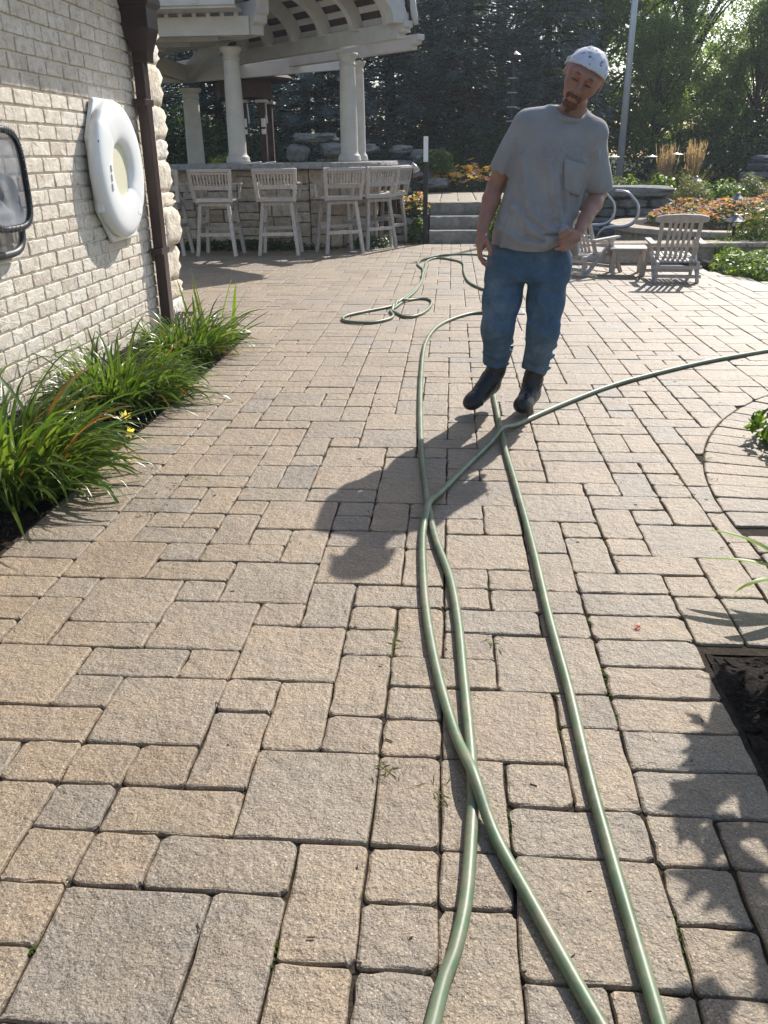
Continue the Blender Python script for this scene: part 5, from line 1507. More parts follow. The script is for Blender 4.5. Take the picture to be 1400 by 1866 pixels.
# flowers by the steps
flower_bed('flower_bed', 'yellow and pink flowers left of the stone steps by the slim post', (-.62, 15.1), .26, .42, .34, .46, 1100, None, 6, [('gold_flower', 42), ('red_flower', 16), ('white_flower', 10)], .055)
flower_bed('flower_bed', 'yellow and coral flowers at the top of the stone steps', (.45, 20.0), 1.1, .5, .55, .62, 2600, None, 7, [('gold_flower', 150), ('red_flower', 18), ('pink_flower', 24)], .085)
flower_bed('flower_bed', 'red geraniums in front of the boulder wall', (-1.15, 18.9), .5, .3, .62, .5, 700, None, 8, [('red_flower', 22)], .06)
flower_bed('flower_bed', 'pale yellow green foliage beyond the left pavilion columns', (-4.9, 19.0), .7, .5, .62, .75, 1000, None, 9, [('gold_flower', 25), ('bright_leaf', 220)], .09)
mb = MB()
for k in range(3):
    rock(mb, (-.69, 14.72 + k * .02, .07 + k * .13), (.46, .14, .125), 60 + k, 2, .08, .8)
tag(mb.build('bed_edging', M['step_stone'], None), 'low stacked stone edging of the flower bed left of the slim post', 'edging')
clump('trailing_plant', 'leafy plant trailing down beside the slim post and the steps', 'plant', (-.55, 14.62, 0), (.34, .24, .40), 600, [('shrub_green', 1), ('bright_leaf', .3)], (.06, .035), None, 61)
clump('leafy_plant', 'lush green plants between the stone steps and the pool', 'plant', (.98, 14.4, 0), (.75, 1.5, .78), 3000, [('shrub_green', 1), ('bright_leaf', .6), ('white_flower', .04)], (.075, .042), None, 62)
clump('leafy_plant', 'green plants spilling over the boulders behind the bar', 'plant', (-2.5, 19.0, .75), (1.5, .8, .55), 3200, [('shrub_green', 1), ('shrub_dark', .7)], (.08, .04), None, 63)
clump('leafy_plant', 'green mound right of the pavilion columns before the dark trees', 'plant', (-.35, 19.9, 1.02), (.8, .6, .45), 1600, [('shrub_green', 1), ('bright_leaf', .3)], (.08, .04), None, 64)
clump('leafy_plant', 'green mound between the white columns and the boulders', 'plant', (-1.35, 18.7, .72), (.8, .5, .42), 1300, [('shrub_green', 1)], (.08, .04), None, 65)

# ================================================================== TREES
def spruce_meshes(seed, H, rad, n_whorl, per, dens, mat_key):
    """returns (trunk mesh, crown mesh): whorls of drooping branches hung with needle sprays"""
    r2 = np.random.default_rng(seed); rr = random.Random(seed)
    tm = MB(); tm.tube([(0, 0, 0), (.05, .02, H * .4), (0, 0, H)], [.17, .11, .02], 10)
    Ps = []; Us = []; Ns = []
    for wI in range(n_whorl):
        f = wI / (n_whorl - 1); z = .15 + (H - .4) * f
        Lb = rad * (1 - f) ** .8 * 1.0 + .15
        for b in range(per):
            az = 6.283 * (b + rr.random() * .8) / per + wI * 1.1; L_ = Lb * rr.uniform(.72, 1.12)
            d = np.array([math.cos(az), math.sin(az), 0]); sd = np.array([-d[1], d[0], 0])
            up = rr.uniform(-.05, .25); droop = rr.uniform(.25, .55)
            pts = [np.array([0, 0, z]) + d * (L_ * t) + np.array([0, 0, L_ * (up * t - droop * t * t + .22 * t ** 4)]) for t in np.linspace(0, 1, 6)]
            tm.tube([tuple(p) for p in pts[:5]], [.03, .024, .018, .012, .007], 4, cap=False)
            k = int(dens * L_)
            t = .18 + .82 * r2.random(k) ** .75
            seg = np.array(pts)
            idx = np.minimum((t * 5).astype(int), 4); fr = (t * 5 - idx)[:, None]
            base = seg[idx] * (1 - fr) + seg[idx + 1] * fr
            spread = L_ * .30 * (1 - t * .75)
            side = r2.uniform(-1, 1, k) * spread
            P = base + sd[None] * side[:, None]
            P[:, 2] += -np.abs(side) * .35 - r2.random(k) * .14 * L_ ** .5 + r2.normal(scale=.03, size=k)
            U = d[None] * .8 + sd[None] * (np.sign(side) * .75)[:, None] + np.array([0, 0, -.25])[None] + r2.normal(scale=.22, size=(k, 3))
            Ps.append(P); Us.append(U)
    P = np.concatenate(Ps); U = np.concatenate(Us); U /= np.linalg.norm(U, axis=1)[:, None]
    k = len(P)
    N = np.array([0, 0, 1.0])[None] + r2.normal(scale=.55, size=(k, 3)); N -= U * (N * U).sum(1)[:, None]; N /= np.linalg.norm(N, axis=1)[:, None]
    W_ = np.cross(N, U)
    s_ = (.6 + .8 * r2.random(k))[:, None]
    L_, B = .15 * s_, .034 * s_
    V = np.stack([P - U * L_ * .45, P + W_ * B * .5, P + U * L_ * .55, P - W_ * B * .5], 1).reshape(-1, 3)
    return tm.mesh('trunk', True), np_mesh('crown', V, np.arange(4 * k).reshape(k, 4))
def decid_meshes(seed, H, rad, n_clump, per, leaf, weep=0.0, low=.12):
    """trunk with limbs, crown of leaf clumps held at the limb ends"""
    r2 = np.random.default_rng(seed); rr = random.Random(seed)
    tm = MB(); tm.tube([(0, 0, 0), (.08, 0, H * .3), (-.05, .05, H * .65), (0, 0, H * .95)], [.16, .12, .07, .02], 9)
    cs = []
    for i in range(n_clump):
        f = rr.uniform(low, 1.0) ; z = H * f
        prof = math.sin(math.pi * min(1, .12 + .88 * f) ** .85) ** .6
        a = rr.uniform(0, 6.283); q = rad * prof * math.sqrt(rr.uniform(.12, 1))
        c = np.array([q * math.cos(a), q * math.sin(a), z]); cs.append(c)
        if i % (9 if weep else 4) == 0: tm.tube([(0, 0, max(.2, z * .62)), (c[0] * .55, c[1] * .55, z * .86), tuple(c)], [.05, .03, .01], 5, cap=False)
    Ps = []; Ns = []
    for c in cs:
        sc = rr.uniform(.55, 1.15)
        d = r2.normal(size=(per, 3)); d /= np.linalg.norm(d, axis=1)[:, None]
        rad_ = sc * (.25 + .75 * r2.random(per) ** .5)
        P = c + d * rad_[:, None] * np.array([.62, .62, .46])
        if weep: P[:, 2] -= weep * (r2.random(per) ** 2) * 1.0
        Ps.append(P); Ns.append(d * .6 + np.array([0, 0, .6]))
    P = np.concatenate(Ps); N = np.concatenate(Ns)
    P[:, 2] = np.maximum(P[:, 2], .05)
    return tm.mesh('trunk', True), leaves_mesh('crown', P, N, leaf[0], leaf[1], r2, .7, weep * 3)
TREES = {
    'spruce_a': (spruce_meshes(1, 8.2, 2.9, 30, 9, 95, 0), 'spruce'),
    'spruce_b': (spruce_meshes(2, 7.4, 2.4, 28, 9, 95, 0), 'spruce_blue'),
    'maple_a': (decid_meshes(3, 7.2, 2.5, 150, 240, (.10, .062)), 'deciduous'),
    'maple_b': (decid_meshes(4, 6.6, 2.3, 140, 250, (.085, .045)), 'deciduous_light'),
}
for (a, b), mk in TREES.values():
    a.materials.append(M['bark']); b.materials.append(M[mk])
def tree(kind, name, label, x, y, z, s_, rz, crown_mat=None, sz=1.0):
    t = thing(name, label, 'tree', (x, y, z), R(rz), 'trees screening the garden')
    (a, b), mk = TREES[kind]
    o1 = obj('trunk', a, None, t); o2 = obj('crown', b, None, t)
    t.scale = (s_, s_, s_ * sz)
    return t
TL = [
    ('spruce_b', 'spruce_tree', 'silvery blue spruce seen between the pavilion columns', -3.4, 23.4, .7, .95, 20, 1),
    ('spruce_a', 'spruce_tree', 'large dark spruce just right of the white columns', .35, 24.6, .8, 1.0, 70, 1),
    ('spruce_b', 'spruce_tree', 'blue tinged spruce directly behind the man', 2.5, 25.6, .8, .98, 140, 1),
    ('spruce_a', 'spruce_tree', 'dark spruce behind the boulder wall', -1.7, 25.4, .8, 1.05, 200, 1),
    ('spruce_a', 'spruce_tree', 'dark spruce behind the left half of the bar', -6.2, 24.4, .7, .98, 260, 1),
    ('spruce_b', 'spruce_tree', 'spruce at the far left behind the pavilion', -9.2, 25.0, .7, 1.0, 310, 1),
    ('spruce_a', 'spruce_tree', 'dark spruce filling the gap behind the shelter', -4.4, 27.5, .8, 1.1, 20, 1),
    ('maple_a', 'leafy_tree', 'leafy tree rising above the man\'s bandana', 4.3, 28.4, .7, 1.05, 10, 1),
    ('maple_b', 'leafy_tree', 'light green leafy tree just right of the flagpole', 6.6, 27.8, .6, 1.06, 100, 1),
    ('maple_b', 'leafy_tree', 'light green leafy tree left of the patch of sky', 9.1, 28.0, .6, .70, 220, 1),
    ('maple_a', 'leafy_tree', 'dark leafy tree at the right picture edge', 12.0, 26.2, .6, 1.12, 160, 1),
    ('maple_b', 'leafy_tree', 'low light green tree close behind the flagpole', 5.4, 25.4, .5, .60, 40, 1),
    ('maple_a', 'leafy_tree', 'dark leafy tree behind the plume grasses', 7.7, 24.6, .4, .62, 300, 1),
    ('maple_a', 'leafy_tree', 'dark leafy tree behind the stone cascade', 10.0, 24.4, .4, .64, 30, 1),
    ('maple_a', 'leafy_tree', 'tall leafy tree in the second row behind the dark spruces', 1.5, 30.5, .6, 1.15, 90, 1),
    ('maple_a', 'leafy_tree', 'tall leafy tree in the second row at the right', 11.4, 31.0, .6, .9, 250, 1),
    ('maple_b', 'leafy_tree', 'hazy light leafy tree closing the gap behind the flagpole', 6.8, 32.0, .6, 1.05, 330, 1),
    ('spruce_a', 'spruce_tree', 'dark spruce in the second row behind the columns', -.6, 29.2, .6, 1.2, 120, 1),
    ('spruce_a', 'spruce_tree', 'dark spruce in the second row far left', -8.0, 29.5, .6, 1.2, 220, 1),
    ('maple_a', 'leafy_tree', 'leafy tree beyond the right edge of the picture', 14.6, 28.5, .5, .9, 75, 1),
]
for kind, nm, lb, x, y, z, s_, rz, sz in TL: tree(kind, nm, lb, x, y, z, s_, rz, None, sz)
clump('laurel_hedge', 'dark shrubbery closing the foot of the trees at the right', 'hedge', (8.2, 23.3, .4), (9.0, 1.6, 1.75), 15000, [('shrub_dark', 1), ('shrub_green', .3)], (.11, .06), None, 71, shell=.55)
clump('laurel_hedge', 'dark shrubbery behind the top of the stone steps', 'hedge', (1.2, 22.6, .7), (5.0, 1.4, 1.3), 9000, [('shrub_dark', 1)], (.10, .05), None, 72, shell=.55)
clump('laurel_hedge', 'dark shrubbery behind the left end of the bar', 'hedge', (-6.4, 20.9, .5), (6.0, 1.6, 1.9), 10000, [('shrub_dark', 1)], (.10, .05), None, 73, shell=.55)

# ================================================================== VEILING GLARE
mb = MB(); mb.box((1, 17, 6.2), (44, 42, 14.8))
hz = mb.build('glare_veil', None, None)  # thin scattering box added to imitate lens glare lifting the dark trees
hm = bpy.data.materials.new('glare_veil'); hm.use_nodes = True
hn = hm.node_tree; hn.nodes.remove(hn.nodes['Principled BSDF'])
pv = hn.nodes.new('ShaderNodeVolumePrincipled'); pv.inputs['Density'].default_value = .001; pv.inputs['Color'].default_value = (.86, .92, 1.0, 1); pv.inputs['Anisotropy'].default_value = .35
hn.links.new(pv.outputs[0], hn.nodes['Material Output'].inputs['Volume'])
hz.data.materials.append(hm); hz['kind'] = 'stuff'

# ================================================================== THE MAN
import openvdb
class Field:
    """signed distance field on a grid, smooth unions, turned into one continuous mesh"""
    def __init__(s, lo, hi, vox):
        s.lo = np.array(lo, float); s.v = vox
        s.n = np.ceil((np.array(hi) - s.lo) / vox).astype(int) + 1
        s.d = np.full(s.n, .3, np.float32)
    def _win(s, lo, hi):
        a = np.maximum(0, np.floor((np.array(lo) - s.lo) / s.v).astype(int)); b = np.minimum(s.n, np.ceil((np.array(hi) - s.lo) / s.v).astype(int) + 1)
        if (b <= a).any(): return None, None
        g = [(s.lo[i] + np.arange(a[i], b[i]) * s.v).astype(np.float32) for i in range(3)]
        return tuple(slice(a[i], b[i]) for i in range(3)), (g[0][:, None, None], g[1][None, :, None], g[2][None, None, :])
    def put(s, lo, hi, fn, k=.02, op='u', pad=None):
        pad = (k * 2 + .03) if pad is None else pad
        sl, G = s._win(np.array(lo) - pad, np.array(hi) + pad)
        if sl is None: return
        f = fn(*G).astype(np.float32); d = s.d[sl]
        if op == 'u':
            h = np.maximum(k - np.abs(d - f), 0) / k if k > 0 else 0
            s.d[sl] = np.minimum(d, f) - h * h * k * .25
        elif op == 's':
            f = -f; h = np.maximum(k - np.abs(d - f), 0) / k if k > 0 else 0
            s.d[sl] = np.maximum(d, f) + h * h * k * .25
        elif op == 'i':
            s.d[sl] = np.maximum(d, f)
        elif op == 'add': s.d[sl] = d + f
    def cap(s, a, b, ra, rb, k=.02, op='u'):
        a = np.array(a, float); b = np.array(b, float); ab = b - a; L2 = (ab * ab).sum() + 1e-12; r = max(ra, rb)
        def fn(X, Y, Z):
            t = np.clip(((X - a[0]) * ab[0] + (Y - a[1]) * ab[1] + (Z - a[2]) * ab[2]) / L2, 0, 1)
            return np.sqrt((X - a[0] - t * ab[0]) ** 2 + (Y - a[1] - t * ab[1]) ** 2 + (Z - a[2] - t * ab[2]) ** 2) - (ra + (rb - ra) * t)
        s.put(np.minimum(a, b) - r, np.maximum(a, b) + r, fn, k, op)
    def chain(s, pts, rs, k=.02):
        for i in range(len(pts) - 1): s.cap(pts[i], pts[i + 1], rs[i], rs[i + 1], k)
    def ell(s, c, r, M3=None, k=.02, op='u'):
        c = np.array(c, float); r = np.array(r, float); Rm = np.array(M3) if M3 is not None else np.eye(3)
        mr = r.max()
        def fn(X, Y, Z):
            x, y, z = X - c[0], Y - c[1], Z - c[2]
            q = [Rm[0, i] * x + Rm[1, i] * y + Rm[2, i] * z for i in range(3)]
            k0 = np.sqrt((q[0] / r[0]) ** 2 + (q[1] / r[1]) ** 2 + (q[2] / r[2]) ** 2)
            k1 = np.sqrt((q[0] / r[0] ** 2) ** 2 + (q[1] / r[1] ** 2) ** 2 + (q[2] / r[2] ** 2) ** 2) + 1e-6
            return k0 * (k0 - 1) / k1
        s.put(c - mr, c + mr, fn, k, op)
    def ridge(s, pts, w_, amp):
        """cloth fold: push the surface out (amp>0) or in along a line"""
        for i in range(len(pts) - 1):
            a = np.array(pts[i], float); b = np.array(pts[i + 1], float); ab = b - a; L2 = (ab * ab).sum() + 1e-12
            last = i == len(pts) - 2
            def fn(X, Y, Z):
                t = np.clip(((X - a[0]) * ab[0] + (Y - a[1]) * ab[1] + (Z - a[2]) * ab[2]) / L2, 0, 1)
                q = (X - a[0] - t * ab[0]) ** 2 + (Y - a[1] - t * ab[1]) ** 2 + (Z - a[2] - t * ab[2]) ** 2
                return -amp * np.exp(-q / (w_ * w_))
            s.put(np.minimum(a, b) - w_ * 2, np.maximum(a, b) + w_ * 2, fn, 0, 'add', 0.01)
    def mesh(s, name, smooth_it=2):
        g = openvdb.FloatGrid(); g.background = .3
        dd = s.d.copy(); dd[0] = dd[-1] = .1; dd[:, 0] = dd[:, -1] = .1; dd[:, :, 0] = dd[:, :, -1] = .1
        g.copyFromArray(dd)
        V, F = g.convertToQuads(0.0)
        V = V * s.v + s.lo
        F = F[:, ::-1]
        for _ in range(smooth_it):
            acc = np.zeros_like(V); cnt = np.zeros(len(V))
            for a in range(4):
                b = (a + 1) % 4
                np.add.at(acc, F[:, a], V[F[:, b]]); np.add.at(cnt, F[:, a], 1)
            V = V * .4 + .6 * acc / np.maximum(cnt, 1)[:, None]
        return np_mesh(name, V, F, True)

MANP = (0.36, 4.66, 0.0)
man = thing('person', 'man in a grey pocket t-shirt, blue jeans, black boots and a white bandana', 'person', MANP)
def mpart(name, me, mat, parent=None):
    o = obj(name, me, M[mat], parent or man); o.matrix_parent_inverse = Matrix.Translation(-Vector(MANP)); return o
# joints (world metres); right = the man's right, on the left of the picture
SH_R, EL_R, WR_R = (.342, 4.665, 1.470), (.222, 4.70, 1.185), (.158, 4.575, .985)
SH_L, EL_L, WR_L = (.700, 4.645, 1.425), (.755, 4.735, 1.150), (.640, 4.505, .985)
HIP_R, KN_R, AN_R = (.325, 4.68, .85), (.262, 4.60, .475), (.262, 4.712, .25)
HIP_L, KN_L, AN_L = (.520, 4.68, .85), (.492, 4.60, .455), (.472, 4.70, .21)
NECK0, NECK1 = (.560, 4.645, 1.475), (.592, 4.600, 1.585)
HC = Vector((.612, 4.565, 1.668)); HSX, HSY = 1.15, 1.08
# head frame: tipped to the man's left, looking down
Rh = (Matrix.Rotation(R(25), 3, 'Y') @ Matrix.Rotation(R(22), 3, 'X') @ Matrix.Rotation(R(-4), 3, 'Z'))
def hp_(x, y, z):     # head local: x to the picture's right, -y = face, z = up
    q = HC + Rh @ Vector((x * HSX, y * HSY, z)); return (q.x, q.y, q.z)
RH = np.array([[Rh[i][j] for j in range(3)] for i in range(3)])

f = Field((.02, 4.30, .05), (.95, 4.92, 1.86), .0045)
# torso, pelvis and legs (under the clothes)
for z, cx, a in ((.88, .42, .15), (1.0, .435, .145), (1.12, .46, .145), (1.24, .49, .15), (1.34, .515, .155)):
    f.ell((cx, 4.68, z), (a, .095, .10), None, .05)
f.cap((.55, 4.645, 1.45), (.362, 4.665, 1.435), .055, .050, .04); f.cap((.55, 4.645, 1.45), (.70, 4.645, 1.40), .055, .050, .04)
f.chain([HIP_R, KN_R, AN_R], [.085, .055, .038], .03); f.chain([HIP_L, KN_L, AN_L], [.085, .055, .042], .03)
f.cap(NECK0, (.594, 4.622, 1.600), .064, .054, .03)
f.cap((.55, 4.62, 1.46), (.598, 4.60, 1.56), .045, .040, .03)
# arms
def arm(S, E, Wp, bulge):
    S, E, Wp = Vector(S), Vector(E), Vector(Wp)
    S = S.lerp(E, .16)
    f.cap(S, E, .050, .040, .03)
    f.cap(S.lerp(E, .25), S.lerp(E, .7), .049, .045, .02)
    m_ = E.lerp(Wp, .3)
    f.cap(E, m_, .042, .045, .02); f.cap(m_, E.lerp(Wp, .72), .045, .034, .02); f.cap(E.lerp(Wp, .72), Wp, .034, .028, .015)
arm(SH_R, EL_R, WR_R, 0); arm(SH_L, EL_L, WR_L, 0)
# relaxed right hand, thumb towards the body
def finger(pts, r): f.chain(pts, r, .006)
f.ell((.157, 4.555, .945), (.026, .040, .050), None, .018)
f.ell((.152, 4.545, .915), (.024, .042, .034), None, .015)
for k, (dy, L_) in enumerate(((-.036, 1.0), (-.012, 1.08), (.012, 1.0), (.034, .82))):
    b = (.150 - .002 * k, 4.548 + dy, .895)
    finger([b, (b[0] + .002, b[1] - .004, b[2] - .040 * L_), (b[0] + .018, b[1] - .002, b[2] - .064 * L_), (b[0] + .036, b[1] + .004, b[2] - .078 * L_)], [.0112, .0098, .0090, .0078])
finger([(.166, 4.53, .955), (.186, 4.512, .925), (.198, 4.505, .892), (.200, 4.506, .868)], [.0155, .0130, .0110, .0090])
# left hand gathering the shirt hem
f.ell((.607, 4.478, .955), (.042, .027, .034), None, .018)
f.ell((.588, 4.470, .945), (.034, .026, .036), None, .015)
for k, (dz, L_) in enumerate(((.022, .92), (.002, 1.04), (-.018, 1.0), (-.036, .84))):
    b = (.583 + .004 * k, 4.452, .945 + dz)
    finger([b, (b[0] - .030 * L_, b[1] - .012, b[2] - .008), (b[0] - .042 * L_, b[1] + .012, b[2] - .014), (b[0] - .026 * L_, b[1] + .030, b[2] - .014)], [.0115, .0102, .0095, .0085])
finger([(.600, 4.462, .985), (.575, 4.440, .985), (.553, 4.436, .972), (.538, 4.444, .962)], [.0145, .0125, .0108, .0090])
finger([(.575, 4.450, .915), (.548, 4.440, .905), (.522, 4.446, .902)], [.0112, .0100, .0082])
# head
def hell(c, r, k=.015, op='u', rot=None):
    Rm = RH if rot is None else RH @ np.array(rot)
    f.ell(hp_(*c), (r[0] * HSX, r[1] * HSY, r[2]), Rm, k, op)
hell((0, .012, .035), (.078, .098, .088), .02)            # cranium
hell((0, -.030, .0), (.066, .066, .085), .03)             # upper face
hell((0, -.042, -.058), (.050, .054, .058), .025)          # jaw
hell((0, -.078, -.098), (.024, .022, .020), .022)         # chin
hell((.044, -.055, -.020), (.022, .024, .022), .02); hell((-.044, -.055, -.020), (.022, .024, .022), .02)   # cheekbones
f.cap(hp_(-.034, -.088, .038), hp_(.034, -.088, .038), .014, .014, .02)                                 # brow
f.cap(hp_(0, -.092, .022), hp_(0, -.120, -.028), .0095, .0150, .012)                                     # nose
hell((.0125, -.106, -.033), (.0095, .011, .0085), .006); hell((-.0125, -.106, -.033), (.0095, .011, .0085), .006)
for sx in (-1, 1):
    hell((sx * .031, -.100, .014), (.020, .017, .0135), .012, 's')    # sockets
    hell((sx * .031, -.0835, .012), (.0145, .0125, .0120), .004)        # lidded eye
    f.cap(hp_(sx * .018, -.0945, .0085), hp_(sx * .044, -.0895, .0085), .0022, .0022, .002, 's')         # lid line
    f.cap(hp_(sx * .020, -.1015, -.036), hp_(sx * .037, -.088, -.062), .003, .003, .014, 's')           # cheek fold
hell((0, -.094, -.064), (.024, .013, .0085), .01); hell((0, -.092, -.076), (.021, .013, .0085), .01)   # lips
f.cap(hp_(-.023, -.1025, -.0695), hp_(.023, -.1025, -.0695), .0028, .0028, .003, 's')
for sx in (-1, 1):   # ears
    hell((sx * .079, .010, .006), (.011, .021, .033), .008)
    hell((sx * .088, .004, .010), (.006, .011, .019), .006, 's')
body = mpart('body', f.mesh('body', 2), 'skin')
# eyebrows, eyelash line, beard
def roughen(g, amp=.0035):
    n0, n1, n2 = g.d.shape; r_ = np.random.default_rng(5).normal(size=(n0, n1, n2)).astype(np.float32)
    r_ = (r_ + np.roll(r_, 1, 0) + np.roll(r_, 1, 1) + np.roll(r_, 1, 2)) / 2
    g.d = g.d + amp * r_ * .6
g = Field(np.array(HC) - .2, np.array(HC) + .2, .0035)
def gcap(a, b, ra, rb, k=.004): g.cap(hp_(*a), hp_(*b), ra, rb, k)
for sx in (-1, 1):
    gcap((sx * .018, -.1010, .039), (sx * .032, -.1000, .041), .0036, .0036); gcap((sx * .032, -.1005, .041), (sx * .050, -.086, .036), .0036, .0022)
mpart('eyebrow', g.mesh('eyebrow', 1), 'hair')
g = Field(np.array(HC) - .2, np.array(HC) + .2, .003)
for sx in (-1, 1): gcap((sx * .019, -.0958, .0075), (sx * .043, -.0905, .0075), .0036, .0030, .002)
mpart('eyelash', g.mesh('eyelash', 0), 'eye_dark')
g = Field(np.array(HC) - .2, np.array(HC) + .2, .0035)
gcap((-.026, -.099, -.058), (0, -.1075, -.052), .0065, .0065, .006); gcap((.026, -.099, -.058), (0, -.1075, -.052), .0065, .0065, .006)   # moustache
for sx in (-1, 1): gcap((sx * .027, -.098, -.058), (sx * .027, -.091, -.074), .0075, .005, .008)
gcap((-.018, -.090, -.100), (.018, -.090, -.100), .016, .016, .012); gcap((0, -.094, -.100), (0, -.092, -.124), .019, .013, .014); gcap((0, -.0985, -.084), (0, -.097, -.10), .008, .012, .006)
roughen(g); mpart('beard', g.mesh('beard', 0), 'hair')
g = Field(np.array(HC) - .2, np.array(HC) + .2, .0035)
for sx in (-1, 1): g.ell(hp_(sx * .071, .016, .032), (.0115, .032, .026), RH, .01)
g.ell(hp_(0, .062, -.02), (.066, .048, .05), RH, .02)
mpart('hair', g.mesh('hair', 1), 'hair')
# bandana: close cap with a knot at the back
g = Field(np.array(HC) - .25, np.array(HC) + .25, .0035)
g.ell(hp_(0, .010, .038), (.0965, .1135, .097), RH, .01)
g.ell(hp_(0, -.030, .030), (.084, .079, .066), RH, .03)
nrm = Rh @ Vector((0, .42, 1)).normalized(); pt = Vector(hp_(0, -.06, .060))
def below(X, Y, Z): return -((X - pt.x) * nrm.x + (Y - pt.y) * nrm.y + (Z - pt.z) * nrm.z)
g.put(np.array(HC) - .25, np.array(HC) + .25, below, 0, 'i')
for a, b, w_ in (((-.07, -.03, .055), (-.03, .02, .128), .006), ((.07, -.03, .06), (.03, .03, .130), .006), ((-.075, .02, .05), (-.05, .06, .10), .007), ((0, -.09, .075), (.01, -.02, .134), .005), ((.075, .03, .05), (.06, .07, .09), .006)):
    g.ridge([hp_(*a), hp_(*b)], .010, w_)
g.ell(hp_(-.062, .080, .055), (.022, .02, .03), RH, .01)
g.chain([hp_(-.07, .09, .05), hp_(-.09, .10, .02), hp_(-.095, .10, -.01)], [.010, .007, .003], .012)
mpart('bandana', g.mesh('bandana', 1), 'bandana')
# ---------------- t-shirt
f = Field((.03, 4.30, .80), (1.0, 4.98, 1.62), .0055)
tab = [(.84, .412, .208, .145), (.95, .420, .208, .147), (1.05, .434, .201, .145), (1.15, .456, .196, .143), (1.25, .481, .195, .142), (1.33, .500, .196, .140), (1.42, .518, .188, .130), (1.475, .536, .160, .112), (1.52, .550, .112, .092), (1.55, .558, .088, .084)]
zt = np.array([t[0] for t in tab])
def torso(X, Y, Z):
    zz = np.clip(Z, zt[0], zt[-1])
    cx = np.interp(zz, zt, [t[1] for t in tab]); a = np.interp(zz, zt, [t[2] for t in tab]); b = np.interp(zz, zt, [t[3] for t in tab])
    cy = 4.665 - .02 * np.clip((1.2 - Z) / .3, 0, 1)
    d = (np.sqrt(((X - cx) / a) ** 2 + ((Y - cy) / b) ** 2) - 1) * np.minimum(a, b)
    return np.maximum(d, Z - 1.55)
f.put((.1, 4.4, .80), (.85, 4.9, 1.57), torso, .03)
f.cap((.548, 4.655, 1.495), (.372, 4.665, 1.478), .068, .074, .04); f.cap((.566, 4.65, 1.49), (.690, 4.645, 1.430), .066, .074, .04)
def sleeve(S, E, t_end, r0, r1, cut_n, cut_p):
    S, E = Vector(S), Vector(E); e = S.lerp(E, t_end)
    f.cap(S, e, r0, r1, .035)
SL_R_end = Vector(SH_R).lerp(Vector(EL_R), .74); SL_L_end = Vector(SH_L).lerp(Vector(EL_L), .92)
fs_ = Field((.03, 4.30, .80), (1.0, 4.98, 1.62), .0055)
ft_ = f; f = fs_
f.cap((.358, 4.665, 1.455), SL_R_end, .076, .070, .035)
f.cap((.686, 4.645, 1.405), SL_L_end, .074, .072, .035)
f.cap((.688, 4.63, 1.36), (.718, 4.67, 1.20), .060, .056, .02)
# trim sleeves square to the arm, open the cuffs
def cutplane(p, n, lo, hi):
    p, n = Vector(p), Vector(n).normalized()
    f.put(lo, hi, lambda X, Y, Z: (X - p.x) * n.x + (Y - p.y) * n.y + (Z - p.z) * n.z, 0, 'i', 0)
dR = (Vector(EL_R) - Vector(SH_R)).normalized(); dL = (Vector(EL_L) - Vector(SH_L)).normalized()
cutplane(SL_R_end + dR * .012, dR + Vector((.12, 0, 0)), (.05, 4.4, .9), (.46, 4.95, 1.40))
cutplane(SL_L_end + dL * .008, dL, (.55, 4.4, .9), (.98, 4.95, 1.30))
f.cap(SL_R_end - dR * .05, SL_R_end + dR * .06, .060, .064, .004, 's'); f.cap(SL_L_end - dL * .05, SL_L_end + dL * .06, .062, .066, .004, 's')
k_ = .022; h_ = np.maximum(k_ - np.abs(ft_.d - fs_.d), 0) / k_
ft_.d = np.minimum(ft_.d, fs_.d) - h_ * h_ * k_ * .25; f = ft_
# neck opening
f.cap((.568, 4.635, 1.50), (.60, 4.590, 1.64), .066, .074, .006, 's')
f.ell((.570, 4.575, 1.525), (.066, .055, .036), None, .012, 's')
# collar rib
ring_pts = []
for k in range(25):
    a = 2 * math.pi * k / 24
    ring_pts.append((.566 + .076 * math.cos(a), 4.632 - .082 * math.sin(a), 1.530 - .042 * max(0, math.sin(a)) + .010 * max(0, -math.sin(a)) - .014 * math.cos(a)))
f.chain(ring_pts, [.0125] * 25, .005)
# hem line, dipping and pulled up under the left hand
def hem(X, Y, Z):
    h = .895 - .018 * np.cos((X - .47) * 9) + .055 * np.exp(-((X - .585) / .06) ** 2 - ((Y - 4.50) / .09) ** 2) - .03 * np.clip((X - .62) / .03, 0, 1)
    return h - Z
f.put((.1, 4.3, .80), (.70, 4.95, 1.0), hem, 0, 'i', 0)
# hollow the hem
f.put((.15, 4.45, .80), (.70, 4.9, .955), lambda X, Y, Z: np.maximum((np.sqrt(((X - .42) / .200) ** 2 + ((Y - 4.65) / .138) ** 2) - 1) * .138, Z - .95), .005, 's')
# crumple over the whole cloth
def crumple(f, seed, amp):
    sh = f.d.shape; st = 6
    gx, gy, gz = [np.arange(0, n + st, st) for n in sh]
    co = np.array([[[mnoise.noise(Vector((x * f.v * 9 + seed, y * f.v * 9, z * f.v * 6))) + .6 * abs(mnoise.noise(Vector((x * f.v * 17 + z * f.v * 9, y * f.v * 15 + seed, z * f.v * 11)))) for z in gz] for y in gy] for x in gx], np.float32)
    for ax, n in enumerate(sh):     # linear upsampling
        t = np.arange(n) / st; i0 = t.astype(int); fr = (t - i0).astype(np.float32)
        shp = [1, 1, 1]; shp[ax] = n
        co = np.take(co, i0, ax) * (1 - fr.reshape(shp)) + np.take(co, np.minimum(i0 + 1, co.shape[ax] - 1), ax) * fr.reshape(shp)
    f.d = f.d + amp * co
crumple(f, 3.0, .006)
